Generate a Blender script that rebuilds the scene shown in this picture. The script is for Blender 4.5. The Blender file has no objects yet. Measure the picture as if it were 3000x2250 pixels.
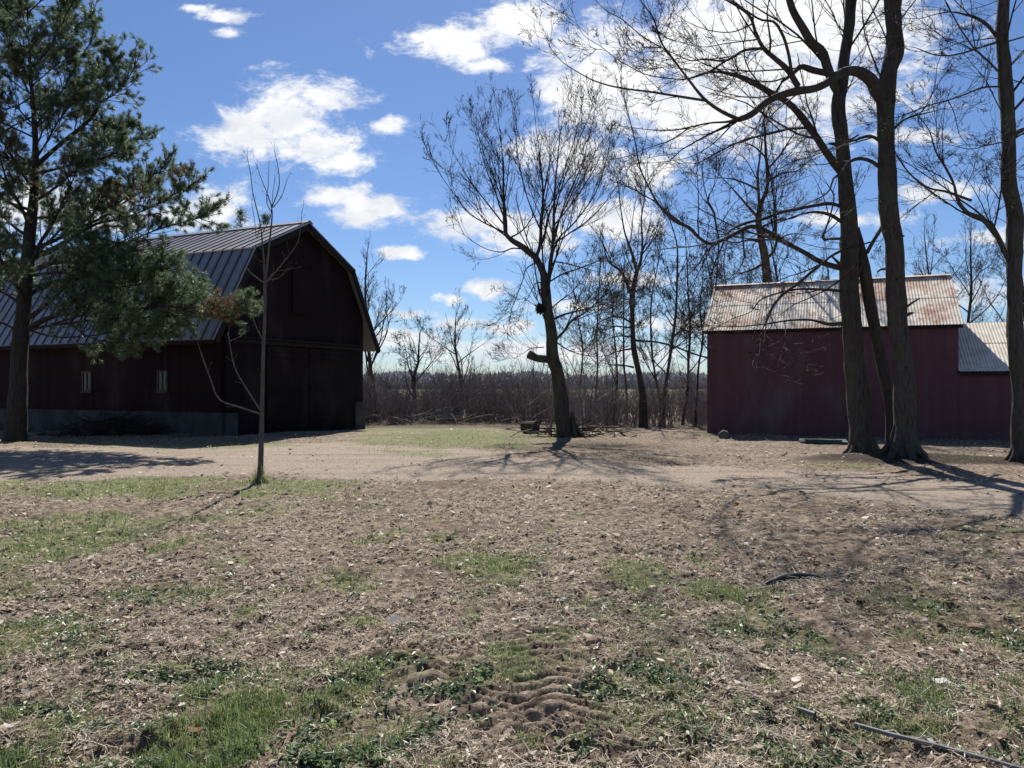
import bpy, math, random
import numpy as np
R = np.random.default_rng(7)
random.seed(7)
scene = bpy.context.scene
COL = scene.collection
rad = math.radians

# ------------------------------------------------------------------ survey: sight lines of the place -> points
EYE = 1.6
FP = 2256.0
def P(u, v, D):
    return np.array([(u-1500)/FP*D, D, EYE-(v-1125)/FP*D])
CR = {1:(1600,0,.3617),2:(2300,0,.3165),3:(1900,450,.3617),4:(1230,580,.3165),5:(0,0,.3165),6:(0,480,.3617),
      7:(1040,1000,.2532),8:(1560,900,.2712),'a':(0,0,.452),'b':(0,600,.52),'c':(1000,0,.452),'d':(2000,0,.452),
      'e':(1050,700,.4747),'f':(2000,700,.452),'p':(0,0,1.0)}
def trace(cr, D0, D1, s):
    ox, oy, k = CR[cr]
    a = [tuple(float(q) for q in w.split(',')) for w in s.split()]
    n = len(a); pts = []; rr = []
    for i, (x, y, w) in enumerate(a):
        D = D0+(D1-D0)*i/max(1, n-1)
        pts.append(P(ox+x*k, oy+y*k, D)); rr.append(w*k*.5*D/FP)
    return np.array(pts), np.array(rr)

# ------------------------------------------------------------------ numpy helpers
def _h(ix, iy, seed):
    h = (ix.astype(np.int64)*374761393 + iy.astype(np.int64)*668265263 + seed*1442695041) & 0xFFFFFFFF
    h = ((h ^ (h >> 13))*1274126177) & 0xFFFFFFFF
    h = h ^ (h >> 16)
    return (h & 0xFFFFFF)/float(0xFFFFFF)
def vnoise(x, y, seed=0):
    x = np.asarray(x, float); y = np.asarray(y, float)
    ix = np.floor(x); iy = np.floor(y); fx = x-ix; fy = y-iy
    fx = fx*fx*(3-2*fx); fy = fy*fy*(3-2*fy)
    a = _h(ix, iy, seed); b = _h(ix+1, iy, seed); c = _h(ix, iy+1, seed); d = _h(ix+1, iy+1, seed)
    return (a*(1-fx)+b*fx)*(1-fy)+(c*(1-fx)+d*fx)*fy-.5
def fbm(x, y, seed=0, o=4):
    s = 0; a = 1.
    for i in range(o):
        s = s+a*vnoise(x*2**i+i*17.3, y*2**i-i*9.1, seed+i); a *= .5
    return s
def sm(x):
    x = np.clip(x, 0, 1); return x*x*(3-2*x)
def nrm(v):
    return v/np.maximum(1e-9, np.linalg.norm(v, axis=-1, keepdims=True))

class MB:
    def __init__(s): s.V = []; s.F = []; s.M = []; s.A = []; s.n = 0
    def add(s, V, F, mat=0, att=None):
        V = np.asarray(V, float).reshape(-1, 3); F = np.asarray(F, np.int64)
        s.V.append(V); s.F.append(F+s.n); s.M.append(np.full(len(F), mat, np.int32) if np.isscalar(mat) else np.asarray(mat, np.int32))
        s.A.append(np.full(len(V), .5) if att is None else np.asarray(att, float).ravel()); s.n += len(V)
    def tubes(s, paths, radii, sides=4, mat=0, att=None, rough=0.):
        paths = np.asarray(paths, float); radii = np.asarray(radii, float)
        if paths.ndim == 2: paths = paths[None]; radii = radii[None]
        N, K, _ = paths.shape
        if N == 0: return
        T = np.gradient(paths, axis=1) if K > 2 else np.repeat(paths[:, 1:]-paths[:, :1], 2, axis=1)
        T = nrm(T)
        ref = np.where(np.abs(nrm(paths[:, -1]-paths[:, 0])[:, 2:3]) > .8, np.array([[1., .13, 0]]), np.array([[.05, .1, 1.]]))
        U = nrm(np.cross(T, np.repeat(ref[:, None], K, 1))); W = np.cross(T, U)
        an = np.arange(sides)*2*np.pi/sides
        rr = radii[:, :, None]
        if rough > 0:
            ii, kk = np.meshgrid(np.arange(sides), np.arange(K))
            rr = rr*(1+rough*(vnoise(ii*.9+.3, kk*.35, 5)+.6*vnoise(ii*1.7, kk*.8, 9)+1.1*vnoise(kk*.16, ii*0+paths[0, 0, 0], 14)+.8*np.maximum(0, vnoise(ii*.5, kk*.22+paths[0, 0, 1], 19)-.2)*3)[None])
        ring = paths[:, :, None]+rr[..., None]*(U[:, :, None]*np.cos(an)[None, None, :, None]+W[:, :, None]*np.sin(an)[None, None, :, None])
        idx = np.arange(N*K*sides).reshape(N, K, sides)
        a = idx[:, :-1]; b = np.roll(a, -1, 2); d = idx[:, 1:]; c = np.roll(d, -1, 2)
        F = np.stack([a, b, c, d], -1).reshape(-1, 4)
        at = None if att is None else np.repeat(np.asarray(att), K*sides)
        s.add(ring.reshape(-1, 3), F, mat, at)
    def cap(s, c, ring, mat=0):
        n = len(ring); V = np.vstack([c[None], ring])
        s.add(V, [[0, i+1, (i+1) % n+1, (i+1) % n+1] for i in range(n)] and np.array([[0, i+1, (i+1) % n+1] for i in range(n)]), mat)
    def box(s, o, ax, ay, az, mat=0, att=None):
        o, ax, ay, az = [np.asarray(q, float) for q in (o, ax, ay, az)]
        V = np.array([o+i*ax+j*ay+k*az for k in (0, 1) for j in (0, 1) for i in (0, 1)])
        F = np.array([[0, 2, 3, 1], [4, 5, 7, 6], [0, 1, 5, 4], [2, 6, 7, 3], [0, 4, 6, 2], [1, 3, 7, 5]])
        if np.dot(np.cross(ax, ay), az) < 0: F = F[:, ::-1]
        s.add(V, F, mat, None if att is None else np.full(8, att))
    def prism(s, poly, ext, mat=0):
        poly = np.asarray(poly, float); ext = np.asarray(ext, float); n = len(poly)
        V = np.vstack([poly, poly+ext]); s.add(V, np.array([[i, (i+1) % n, (i+1) % n+n, i+n] for i in range(n)]), mat)
        s.V.append(np.zeros((0, 3))); s.A.append(np.zeros(0))
        s.F.append(('poly', [list(np.arange(n)[::-1]+s.n-2*n), list(np.arange(n, 2*n)+s.n-2*n)])); s.M.append(np.full(2, mat, np.int32))
    def build(s, name, mats, parent=None, smooth=False, loc=None):
        me = bpy.data.meshes.new(name)
        V = np.vstack(s.V)
        org = np.zeros(3)
        if loc is not None: org = np.asarray(loc, float)
        elif parent is not None: org = np.array(parent.location)
        V = V-org
        lt = []; li = []; mi = []
        for F, M in zip(s.F, s.M):
            if isinstance(F, tuple):
                for f in F[1]: lt.append(np.array([len(f)])); li.append(np.array(f))
            else:
                lt.append(np.full(len(F), F.shape[1])); li.append(F.ravel())
            mi.append(M)
        lt = np.concatenate(lt); li = np.concatenate(li); mi = np.concatenate(mi)
        me.vertices.add(len(V)); me.vertices.foreach_set('co', V.astype(np.float32).ravel())
        me.loops.add(len(li)); me.loops.foreach_set('vertex_index', li.astype(np.int32))
        me.polygons.add(len(lt)); st = np.concatenate([[0], np.cumsum(lt)[:-1]])
        me.polygons.foreach_set('loop_start', st.astype(np.int32))
        me.polygons.foreach_set('material_index', mi.astype(np.int32))
        if smooth: me.polygons.foreach_set('use_smooth', np.ones(len(lt), bool))
        at = me.attributes.new('rnd', 'FLOAT', 'POINT'); at.data.foreach_set('value', np.concatenate(s.A).astype(np.float32))
        for m in (mats if isinstance(mats, (list, tuple)) else [mats]): me.materials.append(m)
        me.update(calc_edges=True); me.validate()
        if not smooth: me.shade_flat()
        o = bpy.data.objects.new(name, me); COL.objects.link(o)
        if parent is not None: o.parent = parent
        elif loc is not None: o.location = loc
        return o
def thing(name, label, cat, loc, group=None):
    o = bpy.data.objects.new(name, None); COL.objects.link(o); o.location = loc; o.empty_display_size = .2
    return tag(o, label, cat, group)
def tag(o, label=None, cat=None, group=None, kind=None):
    if label: o['label'] = label
    if cat: o['category'] = cat
    if group: o['group'] = group
    if kind: o['kind'] = kind
    return o

# ------------------------------------------------------------------ materials
class NT:
    def __init__(s, name):
        s.m = bpy.data.materials.new(name); s.m.use_nodes = True; s.t = s.m.node_tree
        for n in list(s.t.nodes): s.t.nodes.remove(n)
        s.out = s.n('ShaderNodeOutputMaterial')
    def n(s, typ, **kw):
        x = s.t.nodes.new(typ)
        for k, v in kw.items():
            if k.startswith('i_'):
                key = k[2:]; key = int(key) if key.isdigit() else key.replace('_', ' ')
                s.set(x, key, v)
            else: setattr(x, k, v)
        return x
    def set(s, x, key, v):
        sock = x.inputs[key]
        if isinstance(v, bpy.types.NodeSocket): s.t.links.new(v, sock)
        elif hasattr(v, 'outputs'): s.t.links.new(v.outputs[0], sock)
        else: sock.default_value = v
    def math(s, op, a, b=None, c=None, clamp=False):
        x = s.n('ShaderNodeMath', operation=op, use_clamp=clamp); s.set(x, 0, a)
        if b is not None: s.set(x, 1, b)
        if c is not None: s.set(x, 2, c)
        return x.outputs[0]
    def mix(s, f, a, b, bt='MIX'):
        x = s.n('ShaderNodeMix', data_type='RGBA', blend_type=bt)
        s.set(x, 0, f)
        s.set(x, 6, (*a, 1) if isinstance(a, tuple) and len(a) == 3 else a)
        s.set(x, 7, (*b, 1) if isinstance(b, tuple) and len(b) == 3 else b)
        return x.outputs[2]
    def noise(s, vec, scale, detail=4, rough=.6, dim='3D'):
        x = s.n('ShaderNodeTexNoise', noise_dimensions=dim)
        if vec is not None: s.set(x, 'Vector', vec)
        x.inputs['Scale'].default_value = scale; x.inputs['Detail'].default_value = detail; x.inputs['Roughness'].default_value = rough
        return x.outputs[0]
    def ramp(s, f, stops):
        x = s.n('ShaderNodeValToRGB'); s.set(x, 0, f); e = x.color_ramp.elements
        while len(e) < len(stops): e.new(.5)
        for q, (p, c) in zip(e, stops): q.position = p; q.color = (*c, 1) if len(c) == 3 else c
        return x.outputs[0]
    def sstep(s, f, a, b):
        x = s.n('ShaderNodeMapRange', interpolation_type='SMOOTHSTEP'); s.set(x, 0, f); x.inputs[1].default_value = a; x.inputs[2].default_value = b
        return x.outputs[0]
    def pos(s, scale=(1, 1, 1), obj=True):
        tc = s.n('ShaderNodeTexCoord'); mp = s.n('ShaderNodeMapping'); s.set(mp, 'Vector', tc.outputs['Object'])
        mp.inputs['Scale'].default_value = scale
        return mp.outputs[0]
    def att(s, name='rnd', out=2):
        a = s.n('ShaderNodeAttribute', attribute_name=name); return a.outputs[out]
    def bump(s, h, st=.5, d=.02):
        b = s.n('ShaderNodeBump'); s.set(b, 'Height', h); b.inputs['Strength'].default_value = st; b.inputs['Distance'].default_value = d
        return b.outputs[0]
    def princ(s, col, rough=.8, bump=None, metal=0., spec=.3, trans=None):
        p = s.n('ShaderNodeBsdfPrincipled'); s.set(p, 'Base Color', (*col, 1) if isinstance(col, tuple) and len(col) == 3 else col)
        s.set(p, 'Roughness', rough); s.set(p, 'Metallic', metal); p.inputs['Specular IOR Level'].default_value = spec
        if bump is not None: s.set(p, 'Normal', bump)
        o = p.outputs[0]
        if trans:
            t = s.n('ShaderNodeBsdfTranslucent'); s.set(t, 'Color', (*col, 1) if isinstance(col, tuple) and len(col) == 3 else col)
            mx = s.n('ShaderNodeMixShader'); mx.inputs[0].default_value = trans; s.set(mx, 1, o); s.set(mx, 2, t.outputs[0]); o = mx.outputs[0]
        s.set(s.out, 0, o); return s.m

def bark_mat(name, c1, c2, c3=(.09, .1, .06), sc=1.):
    n = NT(name); v = n.pos((11*sc, 11*sc, 2.2*sc)); a = n.noise(v, 1.9, 7, .72); b = n.noise(n.pos((2, 2, 1)), 1.1, 3); g = n.noise(n.pos((1, 1, .5)), .8, 2)
    col = n.ramp(a, [(.3, c1), (.52, c2), (.72, tuple(q*1.35 for q in c2))])
    col = n.mix(n.sstep(b, .5, .72), col, c3)
    return n.princ(col, .92, n.bump(a, 1., .06), spec=.15)
M = {}
M['bark'] = bark_mat('grey_bark', (.028, .024, .021), (.09, .077, .067))
M['bark_dark'] = bark_mat('dark_bark', (.026, .021, .019), (.075, .06, .053))
M['bark_pine'] = bark_mat('pine_bark', (.02, .017, .015), (.055, .046, .04), (.04, .046, .03))
M['bark_young'] = bark_mat('young_bark', (.085, .073, .066), (.17, .147, .133), (.2, .2, .15), 3)
n = NT('twig'); M['twig'] = n.princ(n.ramp(n.att(), [(0, (.022, .016, .014)), (.6, (.05, .036, .031)), (1, (.10, .075, .062))]), .8, spec=.2)
n = NT('brush_twig'); M['brush'] = n.princ(n.ramp(n.att(), [(0, (.08, .064, .066)), (.5, (.21, .175, .17)), (1, (.42, .37, .33))]), .85, spec=.15)
n = NT('pine_needles'); c = n.ramp(n.att(), [(0, (.055, .085, .05)), (.5, (.125, .175, .095)), (1, (.22, .28, .15))]); M['needle'] = n.princ(c, .42, spec=.5, trans=.48)
n = NT('dead_needles'); c = n.ramp(n.att(), [(0, (.09, .04, .025)), (.5, (.17, .085, .045)), (1, (.27, .16, .08))]); M['dead'] = n.princ(c, .7, spec=.2, trans=.2)
n = NT('grass_blades'); c = n.ramp(n.att(), [(0, (.075, .115, .038)), (.4, (.15, .205, .07)), (.7, (.24, .295, .11)), (1, (.46, .41, .22))]); M['grass'] = n.princ(c, .5, spec=.4, trans=.5)
n = NT('weed_leaf'); c = n.ramp(n.att(), [(0, (.045, .08, .038)), (.5, (.095, .15, .065)), (.85, (.17, .24, .09)), (1, (.27, .36, .09))]); M['weed'] = n.princ(c, .42, spec=.45, trans=.25)
n = NT('litter'); c = n.ramp(n.att(), [(0, (.04, .03, .022)), (.32, (.15, .112, .08)), (.62, (.38, .305, .225)), (.86, (.6, .51, .395)), (1, (.8, .73, .61))]); M['litter'] = n.princ(c, .75, spec=.25, trans=.3)

def boards(name, c, seam=.2, wear=.3, gapk=.75):
    n = NT(name); tc = n.n('ShaderNodeTexCoord'); sp = n.n('ShaderNodeSeparateXYZ'); n.set(sp, 0, tc.outputs['Object'])
    u = n.math('DIVIDE', n.math('ADD', n.math('MULTIPLY', sp.outputs[0], 1.), n.math('MULTIPLY', sp.outputs[1], -1.)), seam)
    fr = n.math('FRACT', u); cell = n.math('FLOOR', u)
    w = n.n('ShaderNodeTexWhiteNoise', noise_dimensions='1D'); n.set(w, 'W', cell)
    gap = n.math('GREATER_THAN', n.math('ABSOLUTE', n.math('SUBTRACT', fr, .5)), .47)
    gr = n.noise(n.pos((18, 18, .9)), 1.4, 5); st = n.noise(n.pos((1, 1, .45)), .7, 4)
    f = n.math('ADD', n.math('MULTIPLY', w.outputs[0], .15+.4*gapk), n.math('MULTIPLY', gr, .6))
    col = n.mix(f, tuple(q*.62 for q in c), tuple(min(1, q*1.3) for q in c))
    col = n.mix(n.math('MULTIPLY', n.sstep(st, .52, .74), wear), col, (.16, .13, .12))
    col = n.mix(n.math('MULTIPLY', gap, gapk), col, (.012, .01, .01))
    h = n.math('SUBTRACT', n.math('MULTIPLY', gr, .25), gap)
    return n.princ(col, .85, n.bump(h, .2+.5*gapk, .02), spec=.2)
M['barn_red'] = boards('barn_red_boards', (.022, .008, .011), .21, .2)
M['barn_shade'] = boards('shade_dark_boards', (.011, .005, .0075), .24, .12)  # shade of the gable end put into the board colour
M['shed_red'] = boards('faded_red_boards', (.128, .058, .07), .19, .6, .08)
n = NT('dark_wood'); M['dark_wood'] = n.princ(n.ramp(n.noise(n.pos((3, 3, 8)), 2), [(.3, (.014, .010, .010)), (.7, (.03, .022, .021))]), .85, spec=.2)
n = NT('grey_white_paint'); M['white'] = n.princ(n.ramp(n.noise(n.pos(), 9), [(.35, (.03, .027, .026)), (.65, (.095, .088, .085))]), .7)
n = NT('window_glass'); M['glass'] = n.princ((.012, .014, .018), .12, spec=.6)
n = NT('concrete'); a = n.noise(n.pos(), 2.2, 6); M['concrete'] = n.princ(n.ramp(a, [(.3, (.03, .028, .028)), (.55, (.06, .056, .057)), (.8, (.1, .092, .09))]), .9, n.bump(n.noise(n.pos(), 14), .4, .02))
n = NT('barn_metal'); a = n.noise(n.pos((1, 1, 1)), .9, 5); M['barn_metal'] = n.princ(n.ramp(a, [(.3, (.36, .345, .355)), (.7, (.47, .45, .455))]), n.math('ADD', n.math('MULTIPLY', a, .16), .36), metal=.6, spec=.5)
n = NT('metal_seam'); M['seam'] = n.princ((.09, .095, .105), .5, metal=.3)
def rust(name, amt):
    n = NT(name); v = n.pos((1.0, 1.0, .6)); a = n.noise(v, .62, 7, .6); b = n.noise(n.pos((7, 7, 1.2)), 1., 4); c = n.noise(n.pos(), 3, 5)
    f = n.math('ADD', n.math('MULTIPLY', a, .75), n.math('MULTIPLY', b, .3))
    zc = n.ramp(c, [(.3, (.52, .46, .38)), (.7, (.76, .69, .59))])
    rc = n.ramp(c, [(.3, (.27, .14, .09)), (.55, (.42, .255, .17)), (.75, (.54, .39, .29))])
    col = n.mix(n.sstep(f, amt, amt+.14), zc, rc)
    return n.princ(col, .8, metal=0., spec=.25)
M['rust'] = rust('rusty_corrugated_metal', .472)
M['zinc'] = rust('weathered_zinc_sheet', .72)
n = NT('stone'); a = n.noise(n.pos(), 3, 6); M['stone'] = n.princ(n.ramp(a, [(.3, (.06, .056, .053)), (.7, (.15, .14, .13))]), .9, n.bump(a, .6, .05))
n = NT('black_rubber'); M['rubber'] = n.princ((.018, .018, .02), .5)
n = NT('grey_pipe'); M['pipe'] = n.princ(n.ramp(n.noise(n.pos(), 14), [(.35, (.08, .085, .09)), (.7, (.18, .185, .195))]), .55, metal=.1)
n = NT('white_scrap'); M['scrap'] = n.princ((.5, .49, .46), .6, trans=.1)
n = NT('teal_board'); M['teal'] = n.princ(n.ramp(n.noise(n.pos(), 5), [(.3, (.03, .06, .06)), (.7, (.06, .10, .095))]), .7)
n = NT('tan_clod'); M['tan_clod'] = n.princ(n.ramp(n.noise(n.pos(), 30, 5), [(.3, (.16, .10, .07)), (.7, (.32, .22, .16))]), .95)
n = NT('end_grain'); M['endgrain'] = n.princ(n.ramp(n.noise(n.pos(), 8), [(.3, (.03, .023, .02)), (.7, (.075, .058, .048))]), .9)

# ------------------------------------------------------------------ the land
PATCH = [(350,1425,430,28,1,0),(870,1430,230,33,.8,0),(780,1490,130,38,.55,1),(200,1570,340,75,.9,0),(60,1720,120,55,.6,0),
 (480,1740,190,45,.7,1),(100,1830,170,75,.8,1),(230,1900,120,40,.7,1),(560,1960,210,55,.8,1),(700,2010,180,75,.75,0),
 (200,2110,210,60,.75,1),(600,2170,170,85,1,0),(60,2220,120,60,.8,0),(700,2090,120,60,.7,1),(1000,1700,95,35,.7,0),
 (1450,1660,150,55,.9,0),(1850,1680,120,60,.85,0),(1400,1740,80,30,.5,1),(2130,1725,130,30,1,0),(1900,1790,150,50,.55,1),
 (2230,1850,140,70,.65,1),(1950,1890,140,60,.6,1),(2650,1750,150,45,.5,1),(2680,1850,160,50,.6,0),(2460,1920,130,50,.6,1),
 (2600,1970,150,55,.6,1),(2780,1990,130,50,.7,0),(2700,2040,80,40,.9,0),(1800,2050,80,60,.65,1),(1550,2160,60,40,.7,0),
 (2000,2170,90,60,.5,1),(2200,2190,80,50,.5,1),(2450,2120,90,60,.5,1),(1150,1980,100,40,.5,1),(2880,1560,200,40,.45,1),
 (1150,1470,220,40,.35,0),(1500,1760,300,60,.15,1),(2150,1580,140,40,.25,0),(2700,1700,200,40,.25,0),(2960,1890,80,80,.6,1),
 (1350,1275,280,38,.85,0),(1200,1243,280,16,1,0),(1720,1245,160,10,.7,0),(2720,1340,200,14,.8,0),(2450,1365,120,8,.6,0),(1480,1300,160,20,.7,0),
 (600,1305,350,14,.6,0),(250,1290,200,12,.5,0),(2080,1270,40,14,.7,0),(2950,1345,120,10,.8,0),(1330,2020,120,50,.35,1),(820,1850,120,50,.35,1),(1250,1850,120,30,.3,1)]
_r = np.random.default_rng(21)
for _i in range(190):
    _v = 1480+770*_r.random()**.8; _u = _r.uniform(-200, 3200); _q = (_v-1125)/700; PATCH.append((_u, _v, _r.uniform(25, 85)*_q+12, _r.uniform(12, 34)*_q+5, _r.uniform(.3, .75), int(_r.random() < .6)))
PW = []
for (u, v, ru, rv, d, k) in PATCH:
    D = 3610./(v-1125); PW.append(((u-1500)/FP*D, D, ru/FP*D, .5*(3610./(v-rv-1125)-3610./(v+rv-1125)), d, k))
def grass_d(x, y, kind=None):
    g = np.zeros_like(x); ns = fbm(x*1.6, y*1.6, 31, 4)*.9
    for (cx, cy, rx, ry, d, k) in PW:
        if kind is not None and k != kind: continue
        q = np.sqrt(((x-cx)/rx)**2+((y-cy)/ry)**2)+ns*.9
        g = np.maximum(g, d*sm((1.45-q)/1.1))
    return g
def pl(pts):
    a = np.array([((u-1500)/FP*3610./(v-1125), 3610./(v-1125)) for u, v in pts]); return a[:, 0], a[:, 1]
NX, NY = pl([(-500,1425),(0,1408),(700,1396),(1000,1392),(1500,1408),(2000,1425),(2500,1460),(3000,1515),(3500,1600)])
FX, FY = pl([(-500,1318),(0,1312),(500,1303),(1000,1296),(1300,1312),(1600,1345),(2000,1364),(2400,1378),(2800,1398),(3500,1440)])
def road_d(x, y):
    w = fbm(x*.7, y*.7, 55, 3)*.9
    a = sm((y-np.interp(x, NX, NY)+w)/1.3+.5); b = sm((np.interp(x, FX, FY)-y+w)/1.3+.5)
    main = a*b
    sx = np.interp(y, [18, 24, 30, 38], [-3.2, -4.0, -3.4, -1.5]); spur = sm(1.3-np.abs(x-sx+w*.6)/1.5)*sm((y-17)/3)*sm((37-y)/4)*.5
    return np.maximum(main, spur)
TRK = [(pl([(1090,1880),(1250,1960),(1400,2050),(1520,2130),(1640,2260)]), .27), (pl([(1560,1790),(1590,1950),(1660,2090),(1800,2180),(2000,2260)]), .24), (pl([(2300,2080),(2420,2140),(2560,2230)]), .2)]
def track_h(x, y, mask=False):
    h = np.zeros_like(x); wm = np.zeros_like(x)
    for (tx, ty), hw in TRK:
        o = np.argsort(ty); cx = np.interp(y, ty[o], tx[o]); lat = (x-cx); ins = (y > ty.min()) & (y < ty.max())
        win = sm(fbm(x*2.1, y*2.1, 61, 3)*2.0+1.35)*sm((hw-np.abs(lat))/.06)*ins*sm((y-ty.min())/.2)*sm((ty.max()-y)/.3)
        ph = (y+np.abs(lat)*.5+fbm(x*2.2, y*2.2, 77, 2)*.016)/.1; ph = np.abs((ph-np.floor(ph))-.5)*2; lug = 1-2*sm((ph-.35)/.5)
        h += win*(-.014+.0155*lug); wm = np.maximum(wm, win)
    return wm if mask else h
def base_h(x, y):
    h = -.28*sm((y-24)/10)-.06*sm((y-34)/20)
    h = h+.14*np.exp(-(((x-8.4)/2.2)**2+((y-16.2)/.9)**2))
    return h
def H(x, y):
    x = np.asarray(x, float); y = np.asarray(y, float)
    D = np.hypot(x, y); h = base_h(x, y)
    rd = road_d(x, y); am = (1-.75*rd)
    h = h+am*.05*fbm(x*.9, y*.9, 3, 3)
    h = h+am*.042*fbm(x*6.5, y*6.5, 11, 4)*np.exp(-(D/26)**2)
    cl = np.abs(fbm(x*9, y*9, 23, 3)); tk = track_h(x, y); am = am*(1-.9*track_h(x, y, True)); h = h-am*.06*cl*np.exp(-(D/12)**2)-am*.07*sm((fbm(x*2.3, y*2.3, 131, 3)-.38)*5)*sm((fbm(x*12, y*12, 17, 2)+.3)*2)*np.exp(-(D/14)**2)
    return h+tk
def axis(lo, hi, c, a, q):
    t0 = math.asinh((lo-c)/a); t1 = math.asinh((hi-c)/a); n = int((t1-t0)/q); return c+a*np.sinh(np.linspace(t0, t1, n))
gx = axis(-500, 500, 0, 2.0, .0085); gy = axis(-25, 1200, 3.4, 1.9, .0072)
X, Y = np.meshgrid(gx, gy); Z = H(X, Y)
nx, ny = len(gx), len(gy)
idx = np.arange(nx*ny).reshape(ny, nx)
F = np.stack([idx[:-1, :-1], idx[:-1, 1:], idx[1:, 1:], idx[1:, :-1]], -1).reshape(-1, 4)
mb = MB(); mb.add(np.stack([X, Y, Z], -1), F)
n = NT('soil')
za = n.n('ShaderNodeAttribute', attribute_name='zone'); sp = n.n('ShaderNodeSeparateColor'); n.set(sp, 0, za.outputs[0])
v = n.pos(); n1 = n.noise(v, 1.3, 5, .6); n2 = n.noise(v, 11, 6, .7); n3 = n.noise(v, 55, 5, .75); n4 = n.noise(n.pos((1, .45, 1)), 24, 4, .7)
soil = n.ramp(n2, [(.3, (.034, .025, .018)), (.45, (.13, .098, .072)), (.58, (.32, .255, .19)), (.74, (.54, .45, .345))])
soil = n.mix(.75, soil, n.ramp(n3, [(.3, (.18, .17, .16)), (.5, (.5, .5, .5)), (.72, (.95, .92, .88))]), 'OVERLAY')
soil = n.mix(n.sstep(n1, .4, .7), soil, n.mix(.4, soil, (.30, .23, .175)))
roadc = n.ramp(n4, [(.25, (.15, .118, .09)), (.45, (.30, .245, .192)), (.6, (.385, .32, .255)), (.8, (.5, .425, .34))])
roadc = n.mix(n.sstep(n.noise(n.pos((.16, 1.5, 1)), 1.2, 5, .65), .48, .7), roadc, n.mix(.5, roadc, (.16, .118, .085)))
roadc = n.mix(.35, roadc, n.ramp(n3, [(.35, (.22, .2, .19)), (.55, (.5, .5, .5)), (.75, (.85, .83, .8))]), 'OVERLAY')
grassc = n.ramp(n2, [(.3, (.07, .085, .033)), (.5, (.145, .17, .068)), (.7, (.27, .27, .14))])
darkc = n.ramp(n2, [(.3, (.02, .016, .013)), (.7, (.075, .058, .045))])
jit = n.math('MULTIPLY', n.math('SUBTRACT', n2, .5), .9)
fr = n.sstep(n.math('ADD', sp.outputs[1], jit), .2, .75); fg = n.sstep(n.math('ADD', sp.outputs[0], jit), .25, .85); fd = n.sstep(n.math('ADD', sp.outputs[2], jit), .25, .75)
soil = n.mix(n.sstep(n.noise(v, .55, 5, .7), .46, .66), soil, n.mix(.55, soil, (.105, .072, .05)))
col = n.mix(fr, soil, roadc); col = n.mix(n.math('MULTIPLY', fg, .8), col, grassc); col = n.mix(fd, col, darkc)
geo = n.n('ShaderNodeNewGeometry'); sg = n.n('ShaderNodeSeparateXYZ'); n.set(sg, 0, geo.outputs['Position'])
fieldc = n.ramp(n.noise(n.pos((.06, .02, 1)), 1, 4), [(.35, (.13, .125, .075)), (.65, (.2, .175, .115))])
col = n.mix(n.sstep(sg.outputs[1], 44, 60), col, fieldc)
hgt = n.math('ADD', n.math('MULTIPLY', n2, .6), n.math('MULTIPLY', n3, .5))
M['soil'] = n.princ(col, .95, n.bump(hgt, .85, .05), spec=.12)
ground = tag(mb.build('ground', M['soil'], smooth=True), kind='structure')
g = grass_d(X.ravel(), Y.ravel()); r_ = road_d(X.ravel(), Y.ravel())
xr, yr = X.ravel(), Y.ravel()
dk = 1.3*np.exp(-(((xr-8.4)/2.6)**2+((yr-15.9)/.85)**2)*1.1)+.9*np.exp(-(((xr-12.2)/2)**2+((yr-15.3)/.6)**2))+.6*np.exp(-(((xr-2.3)/2.6)**2+((yr-20.0)/2.6)**2))+.5*sm((yr-31)/2)*sm((44-yr)/4)  # mulch by the close pair; shade under the stubbed tree is painted in too
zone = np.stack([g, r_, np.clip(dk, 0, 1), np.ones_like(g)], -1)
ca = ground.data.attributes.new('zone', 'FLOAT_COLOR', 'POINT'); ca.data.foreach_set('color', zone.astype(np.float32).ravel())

def dark_d(x, y):
    return np.clip(1.3*np.exp(-(((x-8.4)/2.6)**2+((y-15.9)/.85)**2)*1.1)+.9*np.exp(-(((x-12.2)/2)**2+((y-15.3)/.6)**2))+.6*np.exp(-(((x-2.3)/2.6)**2+((y-20.0)/2.6)**2)), 0, 1)  # same mulch plus the painted shade of the stubbed tree
def scatter(n, dmin, dmax, p=1.):
    """points whose density falls off with distance"""
    t = R.random(n); D = 1/((1/dmax)+(1/dmin-1/dmax)*t**p); a = (R.random(n)-.5)*1.65
    return a*D, D
# dead leaves, straw and chips on the soil
mb = MB()
x, y = scatter(260000, 2.6, 33)
keep = R.random(len(x)) < np.clip((1-.84*road_d(x, y))*(.1+1.25*sm(fbm(x*.95, y*.95, 91, 5)*1.5+.58)), 0, 1)*(1-.75*grass_d(x, y))*(1-.85*dark_d(x, y))*(1-.86*track_h(x, y, True)); x = x[keep]; y = y[keep]
N = len(x); z = H(x, y); D = np.hypot(x, y)
straw = R.random(N) < .55
L = np.where(straw, R.gamma(2.0, .028, N)+.015, R.gamma(3, .0068, N)+.007)*np.clip(D/6, .85, 1.9)**.5
Wd = np.where(straw, R.uniform(.0015, .0045, N), L*R.uniform(.3, .75, N))*np.clip(D/6, .8, 2)**.6
yaw = R.uniform(0, 2*np.pi, N); pit = R.normal(0, .15, N)+R.exponential(.05, N); bend = R.normal(0, .35, N)
d1 = np.stack([np.cos(yaw)*np.cos(pit), np.sin(yaw)*np.cos(pit), np.sin(pit)], -1); p2 = pit-bend*.9; y2 = yaw+R.normal(0, .3, N)
d2 = np.stack([np.cos(y2)*np.cos(p2), np.sin(y2)*np.cos(p2), np.sin(p2)], -1)
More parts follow.
